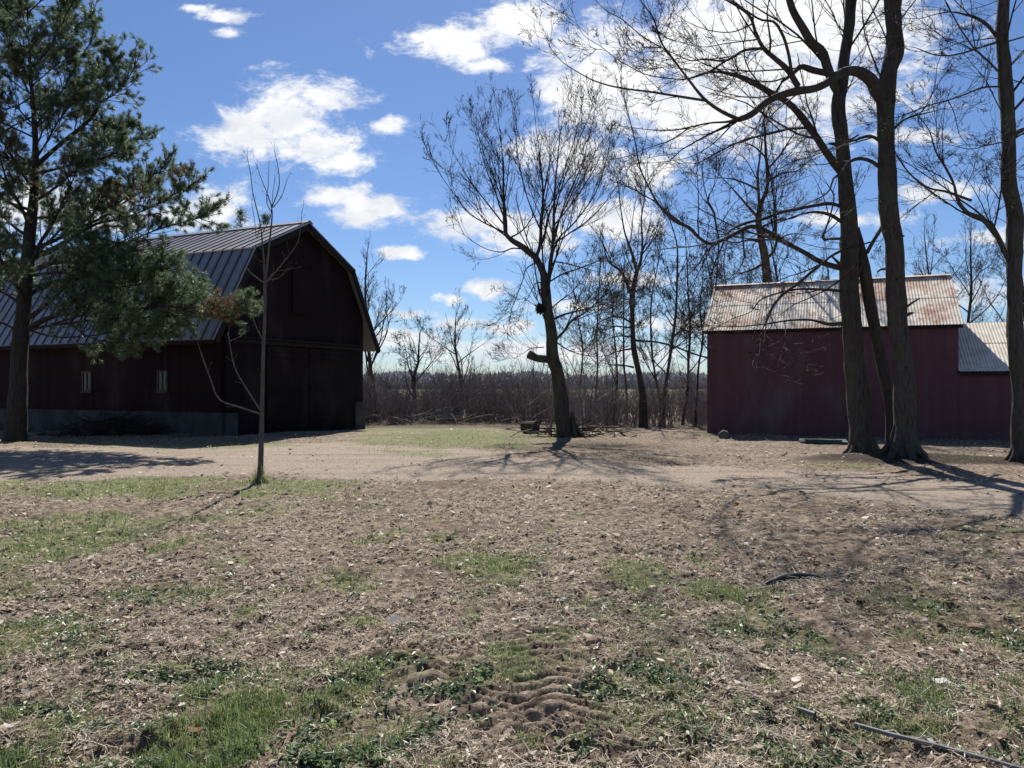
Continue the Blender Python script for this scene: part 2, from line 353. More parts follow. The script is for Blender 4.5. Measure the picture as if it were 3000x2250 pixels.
roll = R.normal(0, .5, N); sd = np.stack([-np.sin(yaw)*np.cos(roll), np.cos(yaw)*np.cos(roll), np.sin(roll)], -1)*Wd[:, None]*.5
o = np.stack([x, y, z+.004+np.abs(np.sin(pit))*L*.4+R.exponential(.005, N)], -1)
A = o-d1*L[:, None]*.5; B = o+0*d1; C_ = o+d2*L[:, None]*.5
tp = np.where(straw, .9, .35)[:, None]
V = np.stack([A-sd*tp, A+sd*tp, B-sd, B+sd, C_-sd*tp, C_+sd*tp], 1); i0 = np.arange(N)[:, None]*6
Fq = np.concatenate([i0+np.array([[0, 1, 3, 2]]), i0+np.array([[2, 3, 5, 4]])])
tone = np.clip(np.where(straw, R.normal(.74, .22, N), R.normal(.56, .3, N)), 0, 1)
mb.add(V, Fq, 0, np.repeat(tone, 6))
tag(mb.build('leaf_litter', M['litter']), 'dry straw, dead leaves and chips strewn over the bare front yard soil', 'leaf litter', kind='stuff')

# grass
mb = MB()
x, y = scatter(520000, 2.5, 27, .9)
gd = np.maximum(grass_d(x, y, 0), .3*grass_d(x, y, 1)); gd = np.maximum(gd, .022*(1-road_d(x, y)))*(1-.7*track_h(x, y, True))
cl = .1+1.3*sm(fbm(x*6, y*6, 44, 4)*1.6+.35); keep = R.random(len(x)) < np.clip(gd*cl*1.05, 0, 1); x = x[keep]; y = y[keep]; gd = gd[keep]
def blades(mb, x, y, L, W, tone, mat=0, lean=.5):
    N = len(x); z = H(x, y)-.004; yaw = R.uniform(0, 2*np.pi, N); ln = np.abs(R.normal(0, lean, N))+.15
    hd = np.stack([np.cos(yaw), np.sin(yaw), 0*yaw], -1); up = np.array([0, 0, 1.])
    o = np.stack([x, y, z], -1); sd = np.stack([-np.sin(yaw), np.cos(yaw), 0*yaw], -1)*W[:, None]*.5
    m = o+(hd*np.sin(ln*.6)[:, None]+up*np.cos(ln*.6)[:, None])*L[:, None]*.55
    t = m+(hd*np.sin(ln*1.6)[:, None]+up*np.cos(ln*1.6)[:, None])*L[:, None]*.45
    V = np.stack([o-sd, o+sd, m-sd*.8, m+sd*.8, t-sd*.12, t+sd*.12], 1); i0 = np.arange(N)[:, None]*6
    mb.add(V, np.concatenate([i0+np.array([[0, 1, 3, 2]]), i0+np.array([[2, 3, 5, 4]])]), mat, np.repeat(tone, 6))
N = len(x); D = np.hypot(x, y)
blades(mb, x, y, R.gamma(4, .0105, N)*(.7+.5*gd), R.uniform(.0025, .005, N)*np.clip(D/5, 1, 3.2), np.clip(R.normal(.45, .22, N)+.25*vnoise(x*.8, y*.8, 5), 0, 1), lean=.55)
q = R.random(2600); e = R.random(2600)
wx = np.concatenate([-8.75-9.1*q[:1300]*1.0, 6.3+10*q[1300:]*.922]); wy = np.concatenate([23.45+4.05*q[:1300], 25.0-10*q[1300:]*.387]); cl = vnoise(wx*1.1, wy*1.1, 8)+.5
kp = R.random(len(wx)) < cl**1.5; wx = wx[kp]+R.normal(0, .06, kp.sum()); wy = wy[kp]-np.abs(R.normal(.02, .16, kp.sum())); blades(mb, wx, wy, R.uniform(.05, .24, len(wx))*cl[kp]*1.3, R.uniform(.008, .016, len(wx)), np.clip(R.normal(.55, .25, len(wx)), 0, 1), lean=.5)
tag(mb.build('grass', M['grass']), 'patchy short green spring grass scattered over the front yard', 'grass', kind='stuff')

# broad-leaved weeds
mb = MB()
x, y = scatter(42000, 2.5, 15, .9); gd = grass_d(x, y, 1); cl = sm(fbm(x*5, y*5, 66, 3)*2.2+.35)
keep = R.random(len(x)) < np.clip(gd*cl*1.1, 0, 1); cx = x[keep]; cy = y[keep]; nl = 6
x = np.repeat(cx, nl)+R.normal(0, .025, len(cx)*nl); y = np.repeat(cy, nl)+R.normal(0, .025, len(cx)*nl); N = len(x); z = H(x, y)+.004
yaw = R.uniform(0, 2*np.pi, N); pit = R.uniform(0, .8, N); L = R.uniform(.022, .058, N)*np.repeat(R.uniform(.6, 1.35, len(cx)), nl); W = L*R.uniform(.22, .5, N)
hd = np.stack([np.cos(yaw)*np.cos(pit), np.sin(yaw)*np.cos(pit), np.sin(pit)], -1); sd = np.stack([-np.sin(yaw), np.cos(yaw), R.normal(0, .3, N)], -1)*W[:, None]*.5
o = np.stack([x, y, z], -1); m = o+hd*L[:, None]*.55; t = o+hd*L[:, None]-np.array([0, 0, .25])*L[:, None]
V = np.stack([o, m-sd, m+np.array([0, 0, -.1])*L[:, None], m+sd, t], 1); i0 = np.arange(N)[:, None]*5
mb.add(V, np.concatenate([i0+np.array([[0, 1, 2]]), i0+np.array([[0, 2, 3]]), i0+np.array([[1, 4, 2]]), i0+np.array([[2, 4, 3]])]), 0, np.repeat(np.clip(R.normal(.5, .2, N)+np.repeat(R.normal(0, .14, len(cx)), nl), 0, 1), 5))
tag(mb.build('weeds', M['weed']), 'low broad leaved weeds and clover in green patches of the front yard', 'weeds', kind='stuff')

# ------------------------------------------------------------------ trees
def spline(pts, rr, step):
    pts = np.asarray(pts); rr = np.asarray(rr)
    seg = np.linalg.norm(np.diff(pts, axis=0), axis=1); s = np.concatenate([[0], np.cumsum(seg)])
    n = max(3, int(s[-1]/step)+1); t = np.linspace(0, s[-1], n)
    # Catmull-like: finite-difference Hermite
    m = np.gradient(pts, s, axis=0) if len(s) > 2 else np.repeat((pts[1:]-pts[:1])/s[-1], 2, 0)
    k = np.clip(np.searchsorted(s, t, side='right')-1, 0, len(s)-2); h = (s[k+1]-s[k]); u = ((t-s[k])/h)[:, None]; h = h[:, None]
    q = (2*u**3-3*u**2+1)*pts[k]+(u**3-2*u**2+u)*h*m[k]+(-2*u**3+3*u**2)*pts[k+1]+(u**3-u**2)*h*m[k+1]
    return q, np.interp(t, s, rr)
def grow(st, dr, ln, r0, k, wander, up, tipf=.3):
    N = len(st); path = np.zeros((N, k+1, 3)); path[:, 0] = st; d = nrm(dr); step = (ln/k)[:, None]
    for i in range(k):
        d = nrm(d+R.normal(0, wander, (N, 3))+np.array([0, 0, up])); path[:, i+1] = path[:, i]+d*step
    t = np.linspace(0, 1, k+1)[None]; return path, r0[:, None]*(1-(1-tipf)*t)
def sprout(paths, radii, lens, npb, t0, ang, lf, rf, rmin, up=0., flat=1.):
    N, K, _ = paths.shape; cnt = R.poisson(npb, N)+1; ii = np.repeat(np.arange(N), cnt); M_ = len(ii)
    t = t0+(1-t0)*R.random(M_)**.9; f = t*(K-1); k = np.minimum(f.astype(int), K-2); w = (f-k)[:, None]
    p = paths[ii, k]*(1-w)+paths[ii, k+1]*w; tg = nrm(paths[ii, k+1]-paths[ii, k]); rr = radii[ii, k]
    rv = R.normal(0, 1, (M_, 3)); pr = nrm(rv-np.sum(rv*tg, -1, keepdims=True)*tg); a = R.normal(ang, .22, M_)[:, None]
    d = nrm(tg*np.cos(a)+pr*np.sin(a)+np.array([0, 0, up]))
    L = lens[ii]*lf*(1.15-.7*t)*R.uniform(.55, 1.3, M_); r = np.maximum(rmin, np.minimum(rr*rf, L*.02)); return p, d, L, r
def crown(mb, limbs, dens, kL, levels, up=.05, wander=.10, ang=.7, start=.15, rmin=.0042, lmax=3.0, lmin=.55, buds=True, lfs=(.58, .55, .42), nb=(5, 3.5, 1.5), mat=0):
    """twigs growing from the traced limbs (list of (path, radii))"""
    ps, ds, Ls, rs = [], [], [], []
    for pth, rr in limbs:
        seg = np.linalg.norm(np.diff(pth, axis=0), axis=1); s = np.concatenate([[0], np.cumsum(seg)]); T = s[-1]
        m = max(1, R.poisson(T*(1-start)*dens)); q = T*(start+(1-start)*R.random(m))
        q = np.append(q, [T*.985, T*.97]); m = len(q)
        k = np.clip(np.searchsorted(s, q)-1, 0, len(s)-2); w = ((q-s[k])/np.maximum(1e-6, seg[k]))[:, None]
        p = pth[k]*(1-w)+pth[k+1]*w; tg = nrm(pth[k+1]-pth[k]); r = rr[k]
        rv = R.normal(0, 1, (m, 3)); pr = nrm(rv-np.sum(rv*tg, -1, keepdims=True)*tg); a = R.normal(ang, .2, m)[:, None]
        a[-2:] *= .35
        L = np.clip(kL*np.sqrt(r+.001), lmin, lmax)*R.uniform(.5, 1.15, m)
        ps.append(p); ds.append(nrm(tg*np.cos(a)+pr*np.sin(a)+np.array([0, 0, up*2]))); Ls.append(L); rs.append(np.maximum(rmin, np.minimum(r*.5, .011*L)))
    p = np.vstack(ps); d = np.vstack(ds); L = np.concatenate(Ls); r = np.concatenate(rs)
    for lv in range(levels):
        k = (6, 5, 4, 3)[min(lv, 3)]
        path, rd = grow(p, d, L, r, k, wander*(1+.15*lv), up)
        mb.tubes(path, rd, 4 if lv == 0 else 3, mat, np.clip(R.normal(.45, .2, len(p)), 0, 1))
        if lv+1 < levels: p, d, L, r = sprout(path, rd, L, nb[lv], .18, .62, lfs[lv], .6, rmin, up)
    if buds:
        e = path[:, -1]; dd = nrm(path[:, -1]-path[:, -2]); bl = R.uniform(.02, .045, len(e))[:, None]
        q = np.stack([e-dd*.01, e+dd*bl*.5, e+dd*bl], 1); mb.tubes(q, np.tile(np.array([[.003, .0045, .0015]]), (len(e), 1)), 3, mat, R.uniform(.2, .6, len(e)))
def limb_obj(parent, pth, rr, mat, sides=10, step=.12, name='limb', rough=.12):
    q, r = spline(pth, rr, step); mb = MB(); mb.tubes(q, r, sides, rough=rough); mb.build(name, mat, parent, smooth=True); return q, r
def tree(name, label, cat, trunk, limbs, mat, step=.12, sides=18, group=None, crown_kw=None, wood=.12, extra=None, flare=1.25):
    pth, rr = trunk; base = pth[0].copy(); base[2] = float(base_h(base[0], base[1]))
    pth = np.vstack([[pth[0][0], pth[0][1], base[2]-.15], pth]); rr = np.concatenate([[rr[0]*flare], rr])
    t = thing(name, label, cat, base, group)
    if sides >= 22:
        for zs in R.uniform(2.2, 7.5, 5):
            k_ = int(np.argmin(np.abs(pth[:, 2]-zs))); f_ = np.clip((zs-pth[k_-1][2])/(pth[k_][2]-pth[k_-1][2]+1e-6), 0, 1); p_ = pth[k_-1]*(1-f_)+pth[k_]*f_; a_ = R.uniform(0, 6.28); d_ = np.array([math.cos(a_), math.sin(a_), R.uniform(.1, .7)]); L_ = rr[k_]+R.uniform(.08, .45); w_ = R.uniform(.02, .045)
            lim_q = np.array([p_, p_+d_*L_*.7, p_+d_*L_+R.normal(0, .03, 3)]); limb_obj(t, lim_q, np.array([w_*1.6, w_, w_*.55]), mat, 8, .06, 'broken_stub', .2)
    if sides >= 18:
        q, r = spline(pth, rr, step); tm = MB(); tm.tubes(q, r, sides, rough=wood*1.3); b0 = pth[1]; r0_ = rr[1]*.8; m_ = 7; az = np.arange(m_)*2*np.pi/m_+R.uniform(-.3, .3, m_); ho = np.stack([np.cos(az), np.sin(az), 0*az], -1); st_ = R.uniform(.8, 1.25, m_)
        rp = np.stack([b0+ho*r0_*a_*(st_**(a_ > 1))[:, None]+np.array([0, 0, base[2]-b0[2]+h_]) for a_, h_ in ((.45, .75), (.72, .34), (1.15, .08), (1.75, -.04), (2.3, -.14))], 1); tm.tubes(rp, np.array([[.10, .28, .30, .22, .1]])*r0_*R.uniform(.8, 1.2, (m_, 1)), 8, rough=.12); tm.build('trunk', mat, t, smooth=True)
    else: q, r = limb_obj(t, pth, rr, mat, sides, step, 'trunk', wood*1.3)
    allb = [(q[len(q)//2:], r[len(q)//2:])] if crown_kw.pop('on_trunk', True) else []
    for (lp, lr) in limbs: allb.append(limb_obj(t, lp, lr, mat, 8, .12, 'limb', wood))
    mb = MB(); crown(mb, allb, **crown_kw); mb.build('crown', M['twig'], t)
    return t

# --- maple with two stems beside the lane
t1 = trace('p', 17.1, 17.1, '2527,1333,80 2520,1290,64 2518,1242,59 2504,1062,56 2493,926,54 2487,790,52 2490,700,48 2484,620,44 2478,542,40 2466,407,38 2457,294,36 2466,253,32 2472,181,30 2486,90,30 2493,0,30 2500,-120,26 2505,-300,16 2510,-420,8')
L1 = [trace('p', 17.1, 16.4, '2460,280,26 2440,240,28 2423,194,28 2407,149,27 2384,131,25 2352,81,22 2321,27,20 2312,0,18 2290,-80,15 2250,-220,8'),
 trace('p', 17.1, 15.5, '2470,510,24 2452,488,24 2425,452,22 2389,398,20 2357,353,20 2316,307,17 2253,267,14 2190,231,12 2149,217,8 2090,210,5 2000,235,3'),
 trace('p', 17.0, 16.6, '2424,215,20 2380,205,19 2345,195,16 2325,214,12 2290,240,8'),
 trace(3, 17.1, 15.0, '1570,930,50 1400,880,45 1260,800,38 1110,720,35 980,640,35 830,590,35 720,640,32 620,690,30 500,730,25 420,690,24 330,600,28 220,550,25 150,490,22 60,380,18 0,270,14'),
 trace('p', 15.0, 14.6, '1900,548,5 1877,497,4.5 1859,407,3.5 1836,316,2.5 1820,240,2'),
 trace(3, 17.1, 15.8, '1570,430,32 1470,405,30 1350,420,28 1200,450,26 1060,480,26 930,530,25 800,560,24 700,600,20 620,660,15'),
 trace(3, 17.1, 16.4, '1580,565,32 1480,500,30 1380,475,25 1280,480,16 1180,510,12 1050,560,8 950,600,5'),
 trace(3, 17.1, 15.6, '1550,1110,26 1400,1100,22 1200,1100,18 1050,1130,14 900,1190,10 830,1280,8 700,1330,6 560,1400,5'),
 trace(3, 16.8, 16.2, '1400,890,26 1330,950,26 1200,1060,24 1080,1150,22 1000,1250,22 950,1370,20'),
 trace(3, 17.0, 15.4, '1570,1375,36 1450,1380,30 1330,1350,20 1150,1350,16 950,1380,12 750,1400,9 520,1410,7 430,1460,4'),
 trace(3, 15.8, 15.6, '570,690,16 545,570,15 520,450,18 480,400,25 490,340,12 520,290,5'),
 trace(3, 15.6, 15.0, '560,720,16 480,780,14 400,900,10 300,1000,7 120,1080,5 0,1130,3'),
 trace(3, 15.8, 15.6, '570,720,14 560,900,9 540,1100,7 500,1300,4'),
 trace(3, 16.5, 16.3, '1570,690,24 1480,690,22 1410,695,22 1440,600,16 1480,470,14 1500,330,12 1450,250,8'),
 trace(3, 17.0, 16.6, '1570,780,22 1480,830,20 1400,890,16 1250,960,10 1120,1000,7 1000,1060,5')]
maple = tree('bare_maple', 'bare maple with long low limbs before the rusty roof, left trunk of the close pair', 'tree', t1, L1, M['bark'], sides=26,
     crown_kw=dict(dens=2.4, kL=9.5, levels=4, up=.04, lmax=2.7, nb=(4.5, 3, 1)))
t2 = trace('p', 16.1, 16.1, '2646,1343,92 2648,1300,74 2651,1242,62 2645,1062,53 2628,926,53 2623,790,50 2618,700,50 2606,633,50 2599,497,47 2595,362,47 2596,271,48 2606,203,42 2620,149,50 2620,90,42 2614,20,44 2600,-60,30 2560,-200,20 2540,-330,10')
L2 = [trace('p', 16.1, 15.4, '2620,60,30 2628,0,30 2638,-80,28 2650,-300,16 2655,-420,8'),
 trace('p', 16.1, 14.6, '2592,300,40 2570,266,42 2552,235,38 2520,212,32 2488,208,28 2452,221,25 2420,244,23 2384,260,23 2334,267,24 2253,294,20 2194,339,18 2163,350,15'),
 trace(1, 14.6, 13.4, '1550,965,34 1400,890,28 1290,810,25 1150,640,18 1030,480,16 930,340,14 870,150,12 770,10,9 700,-120,6'),
 trace(1, 14.2, 12.8, '1290,815,22 1040,775,20 850,745,17 620,715,15 500,690,13 380,650,10 250,580,8 130,500,6 20,370,4'),
 trace(1, 14.6, 13.6, '1550,965,24 1480,985,18 1330,995,14 1160,1030,12 1030,1055,10 780,1045,7 600,1020,5 450,1010,4'),
 trace(1, 14.3, 13.8, '1160,1035,11 1000,1140,9 850,1190,7 640,1270,5 420,1300,4'),
 trace(1, 14.6, 14.8, '1530,985,12 1330,1180,8 1170,1270,6 950,1310,5 680,1330,3'),
 trace(1, 15.4, 14.4, '2040,700,50 1960,570,45 1850,470,38 1760,390,32 1700,270,26 1650,130,22 1560,60,18 1460,0,14 1350,-60,10'),
 trace(1, 15.2, 14.6, '1990,600,30 1960,420,24 1910,270,24 1850,180,20 1740,160,16 1640,100,14 1540,30,12 1420,-40,8'),
 trace(1, 14.9, 13.4, '1760,390,24 1600,410,22 1460,490,18 1270,480,12 1170,490,10 1050,440,7 920,385,6 720,390,4'),
 trace(1, 14.4, 12.9, '1460,490,16 1300,590,13 1130,640,11 960,630,10 800,600,8 680,540,7 560,470,6 450,380,5 300,280,4 200,60,3'),
 trace(1, 14.7, 13.9, '1680,190,12 1500,260,9 1300,240,7 1150,180,5 1040,110,4'),
 trace(1, 14.8, 13.6, '1710,320,12 1470,350,8 1270,380,6 1080,340,5 960,300,4'),
 trace(1, 13.8, 12.6, '930,385,10 760,280,9 620,160,7 480,80,6 400,0,5 330,-80,4'),
 trace(1, 15.2, 13.8, '1930,630,14 1830,660,12 1680,650,10 1560,630,8 1400,590,7 1250,600,5 1100,560,4'),
 trace(3, 16.1, 16.0, '1885,120,34 1800,60,30 1700,40,30 1620,70,26 1570,150,22 1500,200,16 1470,290,12 1300,400,8 1180,460,6'),
 trace(2, 16.1, 15.4, '1000,1200,26 1100,1110,20 1200,1070,18 1340,1040,10 1480,1000,6'),
 trace(2, 15.7, 15.2, '1240,1060,11 1330,940,9 1390,770,8 1410,600,7 1460,480,5'),
 trace(2, 16.1, 15.8, '870,1300,34 800,1260,30 720,1270,26 640,1300,22 570,1310,14'),
 trace('p', 16.6, 16.4, '2590,650,14 2583,667,10 2565,696,11 2540,740,13')]
oak = tree('bare_maple', 'bare maple with a big arched upper limb, right trunk of the close pair', 'tree', t2, L2, M['bark'], sides=26,
     crown_kw=dict(dens=2.4, kL=10.5, levels=4, up=.04, lmax=2.6, nb=(4, 2.7, .9)))
ln_ = trace('p', 17.0, 17.2, '2612,1320,34 2608,1210,28 2601,1152,28 2588,1084,31 2565,971,33 2551,903,33 2533,790,33 2520,727,30 2505,670,25')
limb_obj(oak, *ln_, M['bark_dark'], 14, .12, 'leaning_stem')
t3 = trace('p', 15.6, 15.6, '2997,1362,66 2993,1300,52 2990,1152,45 2974,971,42 2973,880,40 2972,700,42 2974,640,44 2956,542,40 2955,407,36 2948,271,36 2942,181,38 2936,90,32 2942,0,30 2945,-150,24 2950,-350,12')
L3 = [trace(2, 15.6, 14.6, '1960,340,34 1870,230,30 1780,170,25 1650,130,18 1540,110,12 1400,130,10 1250,170,6 1080,170,4'),
 trace(2, 15.6, 14.2, '1960,390,22 1800,440,18 1650,490,16 1500,515,14 1360,500,12 1200,440,6 1110,430,4'),
 trace(2, 15.6, 15.0, '1950,350,12 1800,370,9 1600,400,8 1480,450,7 1200,480,4'),
 trace(2, 15.6, 14.6, '2010,800,18 1830,810,16 1650,880,14 1500,930,13 1350,970,12 1090,1070,11'),
 trace(2, 15.0, 14.6, '1510,930,9 1560,1030,8 1590,1150,7 1620,1260,6 1720,1370,5 1850,1500,3'),
 trace(2, 15.6, 15.0, '2040,390,16 2212,340,14 2400,280,10 2700,200,5'),
 trace(2, 15.6, 15.2, '2040,1310,12 1850,1350,9 1720,1380,8 1530,1340,5'),
 trace(2, 15.6, 15.2, '2030,1080,12 1950,930,10 1850,730,8 1740,600,6 1690,530,4'),
 trace('f', 15.6, 15.5, '2125,150,36 2090,90,34 2050,0,30 1990,-110,28'),
 trace('d', 15.5, 15.0, '2040,1540,28 1930,1410,28 1850,1380,22 1780,1290,20 1760,1200,16 1700,1080,14 1640,980,10 1600,850,7 1480,700,4'),
 trace('d', 15.2, 14.8, '1870,1300,18 1700,1240,16 1600,1220,12 1450,1100,9 1390,1010,7'),
 trace(2, 15.6, 15.2, '2110,1290,18 2212,1230,16 2400,1150,9')]
tree('bare_maple', 'bare maple trunk at the far right edge, beside the low zinc roof', 'tree', t3, L3, M['bark'], sides=22,
     crown_kw=dict(dens=2.8, kL=10, levels=4, up=.03, lmax=2.6, nb=(5, 3.3, 1)))
# --- the vase-shaped tree with a sawn-off stub in the middle
t5 = trace('p', 23.2, 23.2, '1668,1287,58 1660,1275,46 1649,1239,44 1644,1171,39 1632,1090,36 1621,1052,40 1616,981,33 1603,900,29 1598,840,26 1594,808,22 1581,776,18 1569,754,20')
L5 = [trace(4, 23.2, 22.6, '1160,780,60 1195,720,38 1210,600,38 1225,500,32 1235,350,28 1240,200,26 1245,0,20 1270,-300,12 1320,-700,5 1370,-900,2.5'),
 trace(4, 23.2, 22.8, '1085,560,60 1000,490,58 920,430,52 850,390,45 800,340,34 785,250,30 780,100,26 775,0,22 770,-300,12 730,-700,5 690,-950,2.5'),
 trace(4, 23.2, 23.5, '1075,550,34 1105,470,30 1120,350,30 1120,200,26 1135,100,23 1140,0,20 1120,-300,12 1070,-700,5 1040,-1000,2.5'),
 trace(4, 23.1, 22.0, '790,260,16 680,120,13 540,-60,10 400,-260,7 280,-480,4'), trace(4, 23.2, 24.6, '1245,420,16 1380,330,13 1540,220,11 1700,60,8 1860,-160,4'), trace(4, 23.2, 23.6, '1120,300,16 1040,120,12 960,-120,9 900,-450,6 860,-800,3'), trace(4, 23.0, 22.0, '1240,180,16 1300,-60,12 1400,-350,9 1520,-650,6 1600,-850,3'), trace(4, 23.3, 24.6, '1245,250,16 1330,150,12 1480,-50,10 1640,-320,7 1720,-560,4'), trace(4, 23.1, 24.0, '775,60,14 700,-150,10 600,-400,7 520,-640,4'),
 trace(4, 23.1, 24.2, '1130,420,22 1160,330,18 1180,200,16 1260,0,12 1350,-300,9 1450,-600,6 1500,-850,3'),
 trace(4, 23.0, 22.2, '785,320,18 700,280,15 560,210,12 440,130,10 350,10,9 200,-200,6 60,-450,3'),
 trace(4, 23.0, 22.6, '780,180,16 740,80,13 700,-60,11 620,-250,8 540,-520,5 480,-700,3'),
 trace(4, 23.2, 24.4, '1240,480,20 1290,370,16 1400,260,14 1500,140,12 1600,0,10 1700,-250,7 1760,-500,4'),
 trace(4, 22.9, 22.0, '1245,400,18 1280,250,14 1330,80,12 1420,-120,10 1530,-420,6 1600,-700,3'),
 trace(4, 23.1, 22.6, '850,360,18 910,330,14 960,290,11 1020,210,9 1060,140,7 1080,0,5'),
 trace(4, 23.1, 22.8, '905,330,10 905,250,9 885,200,9 820,170,7 760,100,5'),
 trace(4, 23.0, 22.0, '930,470,14 860,465,12 760,500,10 640,480,7 500,410,6 400,330,4'),
 trace(4, 23.2, 22.0, '1260,1310,26 1330,1240,24 1400,1140,22 1500,1080,16 1600,1000,12 1700,900,8 1800,800,5'),
 trace(4, 23.2, 22.4, '1240,1120,24 1330,1080,20 1450,1050,15 1600,1010,10 1750,970,6'),
 trace(4, 23.2, 22.4, '1200,775,16 1330,700,14 1450,660,12 1600,600,8 1750,540,5'),
 trace(4, 23.2, 23.8, '1210,1030,14 1300,950,12 1400,880,8 1500,750,5'),
 trace(4, 23.1, 22.6, '1070,600,14 990,650,10 950,770,8 900,900,7 850,1030,5 815,1200,3'),
 trace(4, 23.1, 22.7, '1130,780,12 1070,790,9 1030,870,7 980,960,5'),
 trace(4, 23.2, 23.8, '1250,590,14 1330,600,12 1480,640,9 1600,670,6 1720,700,4'),
 trace(4, 23.1, 22.8, '1150,1380,10 1010,1400,7 960,1440,4'),
 trace(4, 23.2, 22.6, '1270,1340,14 1360,1400,10 1500,1450,7 1650,1470,4')]
cen = tree('bare_tree', 'vase shaped bare tree with a sawn off stub, alone in the middle', 'tree', t5, L5, M['bark_dark'], sides=20, step=.15,
     crown_kw=dict(dens=3.2, kL=12, levels=4, up=.07, wander=.08, ang=.5, lmax=2.6, lmin=.8, nb=(5, 3, 1), buds=False, rmin=.0052))
mb = MB(); sp_, sr_ = trace(4, 23.2, 22.9, '1230,1500,76 1150,1490,70 1080,1480,68 1010,1448,78'); q, r = spline(sp_, sr_, .06); mb.tubes(q, r, 14, rough=.15)
tg = nrm((q[-1]-q[-2])[None])[0]; uu = nrm(np.cross(tg, [0, 0, 1.])[None])[0]; ww = np.cross(tg, uu); an = np.arange(14)*2*np.pi/14
mb.cap(q[-1]+tg*.01, q[-1]+r[-1]*(np.cos(an)[:, None]*uu+np.sin(an)[:, None]*ww), 1); mb.build('sawn_stub', [M['bark_dark'], M['endgrain']], cen, smooth=True)
mb = MB(); c0 = P(1230+1115*.3165, 580+1025*.3165, 23.0); N = 500; dv = nrm(R.normal(0, 1, (N, 3))); pp = c0+dv*R.uniform(0, .13, N)[:, None]*np.array([1.1, 1, 1.2]); mb.tubes(np.stack([pp, pp+nrm(R.normal(0, 1, (N, 3)))*.07], 1), np.full((N, 2), .012), 3, 0, R.uniform(0, .5, N)); mb.build('twig_burl', M['twig'], cen)

# --- trees further back
def wild(name, label, cat, u, D, v_top, w, spread=1., group=None, bends=0., fork=None, kw=None, mat='bark_dark', lean=0.):
    x = (u-1500)/FP*D; zb = float(base_h(x, D)); top = EYE-(v_top-1125)/FP*D; h = top-zb
    t = np.linspace(0, 1, 7); bends = bends+R.uniform(-.8, .8); px = x+lean*h*t+bends*h*.06*np.sin(t*4.5+u)+R.normal(0, .012*h, 7)*t; py = D+R.normal(0, .012*h, 7)*t
    pts = np.stack([px, py, zb+h*t*.93], -1); r0 = w*.5*D/FP; rr = r0*(1-.93*t)**.8+.006
    lim = []
    nl = 8 if fork is None else fork
    for i in range(nl):
        a = R.uniform(.22, .75); k = a*6; k0 = int(k); p = pts[k0]*(1-(k-k0))+pts[k0+1]*(k-k0); az = i*2.4+R.uniform(-.5, .5); el = R.uniform(.45, 1.05)
        L = h*R.uniform(.22, .42)*spread*(1.15-a*.7); d = np.array([math.cos(az)*math.cos(el), math.sin(az)*math.cos(el), math.sin(el)])
        q, r = grow(p[None], d[None], np.array([L]), np.array([r0*(1-a*.8)*.55]), 6, .13, .07, .2); lim.append((q[0], r[0]))
    ck = dict(dens=2.2, kL=9, levels=4, up=.07, wander=.14, ang=.6, lmax=2.2, nb=(5, 3.5, 1.2), buds=False, rmin=.0062)
    ck.update(kw or {})
    return tree(name, label, cat, (pts, rr), lim, M[mat], step=.3, sides=10, group=group, crown_kw=ck)
t6 = trace('p', 33, 33, '1884,1225,24 1882,1150,19 1871,1090,17 1857,1020,16 1853,940,14 1852,875,15 1858,830,13 1866,795,12')
L6 = [trace(4, 33, 32.4, '2010,680,36 1960,500,25 1900,330,16 1860,100,11 1830,-150,6'), trace(4, 33, 33.6, '2010,680,36 2040,600,28 2060,400,20 2050,200,14 2080,0,10 2090,-250,5'),
 trace(4, 33, 32.6, '1950,880,30 1860,680,24 1750,590,18 1700,450,8'), trace(8, 33, 32.3, '1090,650,24 1000,630,14 900,620,10 800,640,6'), trace(8, 33, 32.5, '1070,450,22 950,470,14 820,520,10 720,600,6'),
 trace(8, 33, 32.2, '1055,160,24 960,110,18 840,110,14 700,180,9 600,260,5'), trace(8, 33, 33.5, '1110,360,24 1200,365,20 1330,375,20 1450,400,20 1550,430,20 1700,490,20 1900,550,18'), trace(8, 33, 32.5, '1060,320,20 950,310,14 850,330,10 720,400,5'), trace(8, 33, 32, '1050,220,20 900,205,14 760,200,10 640,150,5')]
tree('bare_tree', 'bare tree with forked trunk in the brush, directly right of the stubbed tree', 'tree', t6, L6, M['bark_dark'], step=.25, sides=12, crown_kw=dict(dens=2.2, kL=9, levels=4, up=.05, lmax=2.2, nb=(5, 3.5, 1.2), buds=False, rmin=.0062))
t4 = trace(3, 31, 31, '965,1850,90 962,1500,84 960,1060,76 950,900,72 915,700,60 890,550,50 900,450,42 930,360,34 960,280,28 960,130,26 950,0,22 940,-200,14 930,-420,7')
L4 = [trace(3, 31, 30.4, '900,430,28 890,300,22 885,150,20 900,50,15 920,-120,8'), trace(3, 31, 30.2, '960,130,18 1060,20,14 1150,-120,10 1250,-260,5'), trace(3, 31, 30.4, '890,520,24 800,420,18 720,330,13 640,240,8 560,160,4'),
 trace(3, 31, 30.6, '945,880,26 860,930,18 780,960,12 680,980,6'), trace(3, 31, 31.5, '950,860,26 1020,780,20 1035,600,16 1030,420,14'), trace(3, 31, 30, '905,600,24 1050,540,15 1180,520,10 1300,440,5'), trace(3, 31, 30.4, '900,300,20 780,240,14 640,200,9 480,200,5'),
 trace(3, 31, 31.8, '960,230,20 1080,160,14 1200,140,10 1320,40,5'), trace(3, 31, 31.6, '930,650,24 1020,690,15 1160,650,10 1300,660,6'), trace(3, 31, 30.6, '920,720,24 820,700,14 700,720,9 600,700,5'), trace(3, 31, 30.2, '950,30,16 850,-60,11 740,-90,8 620,-60,4')]
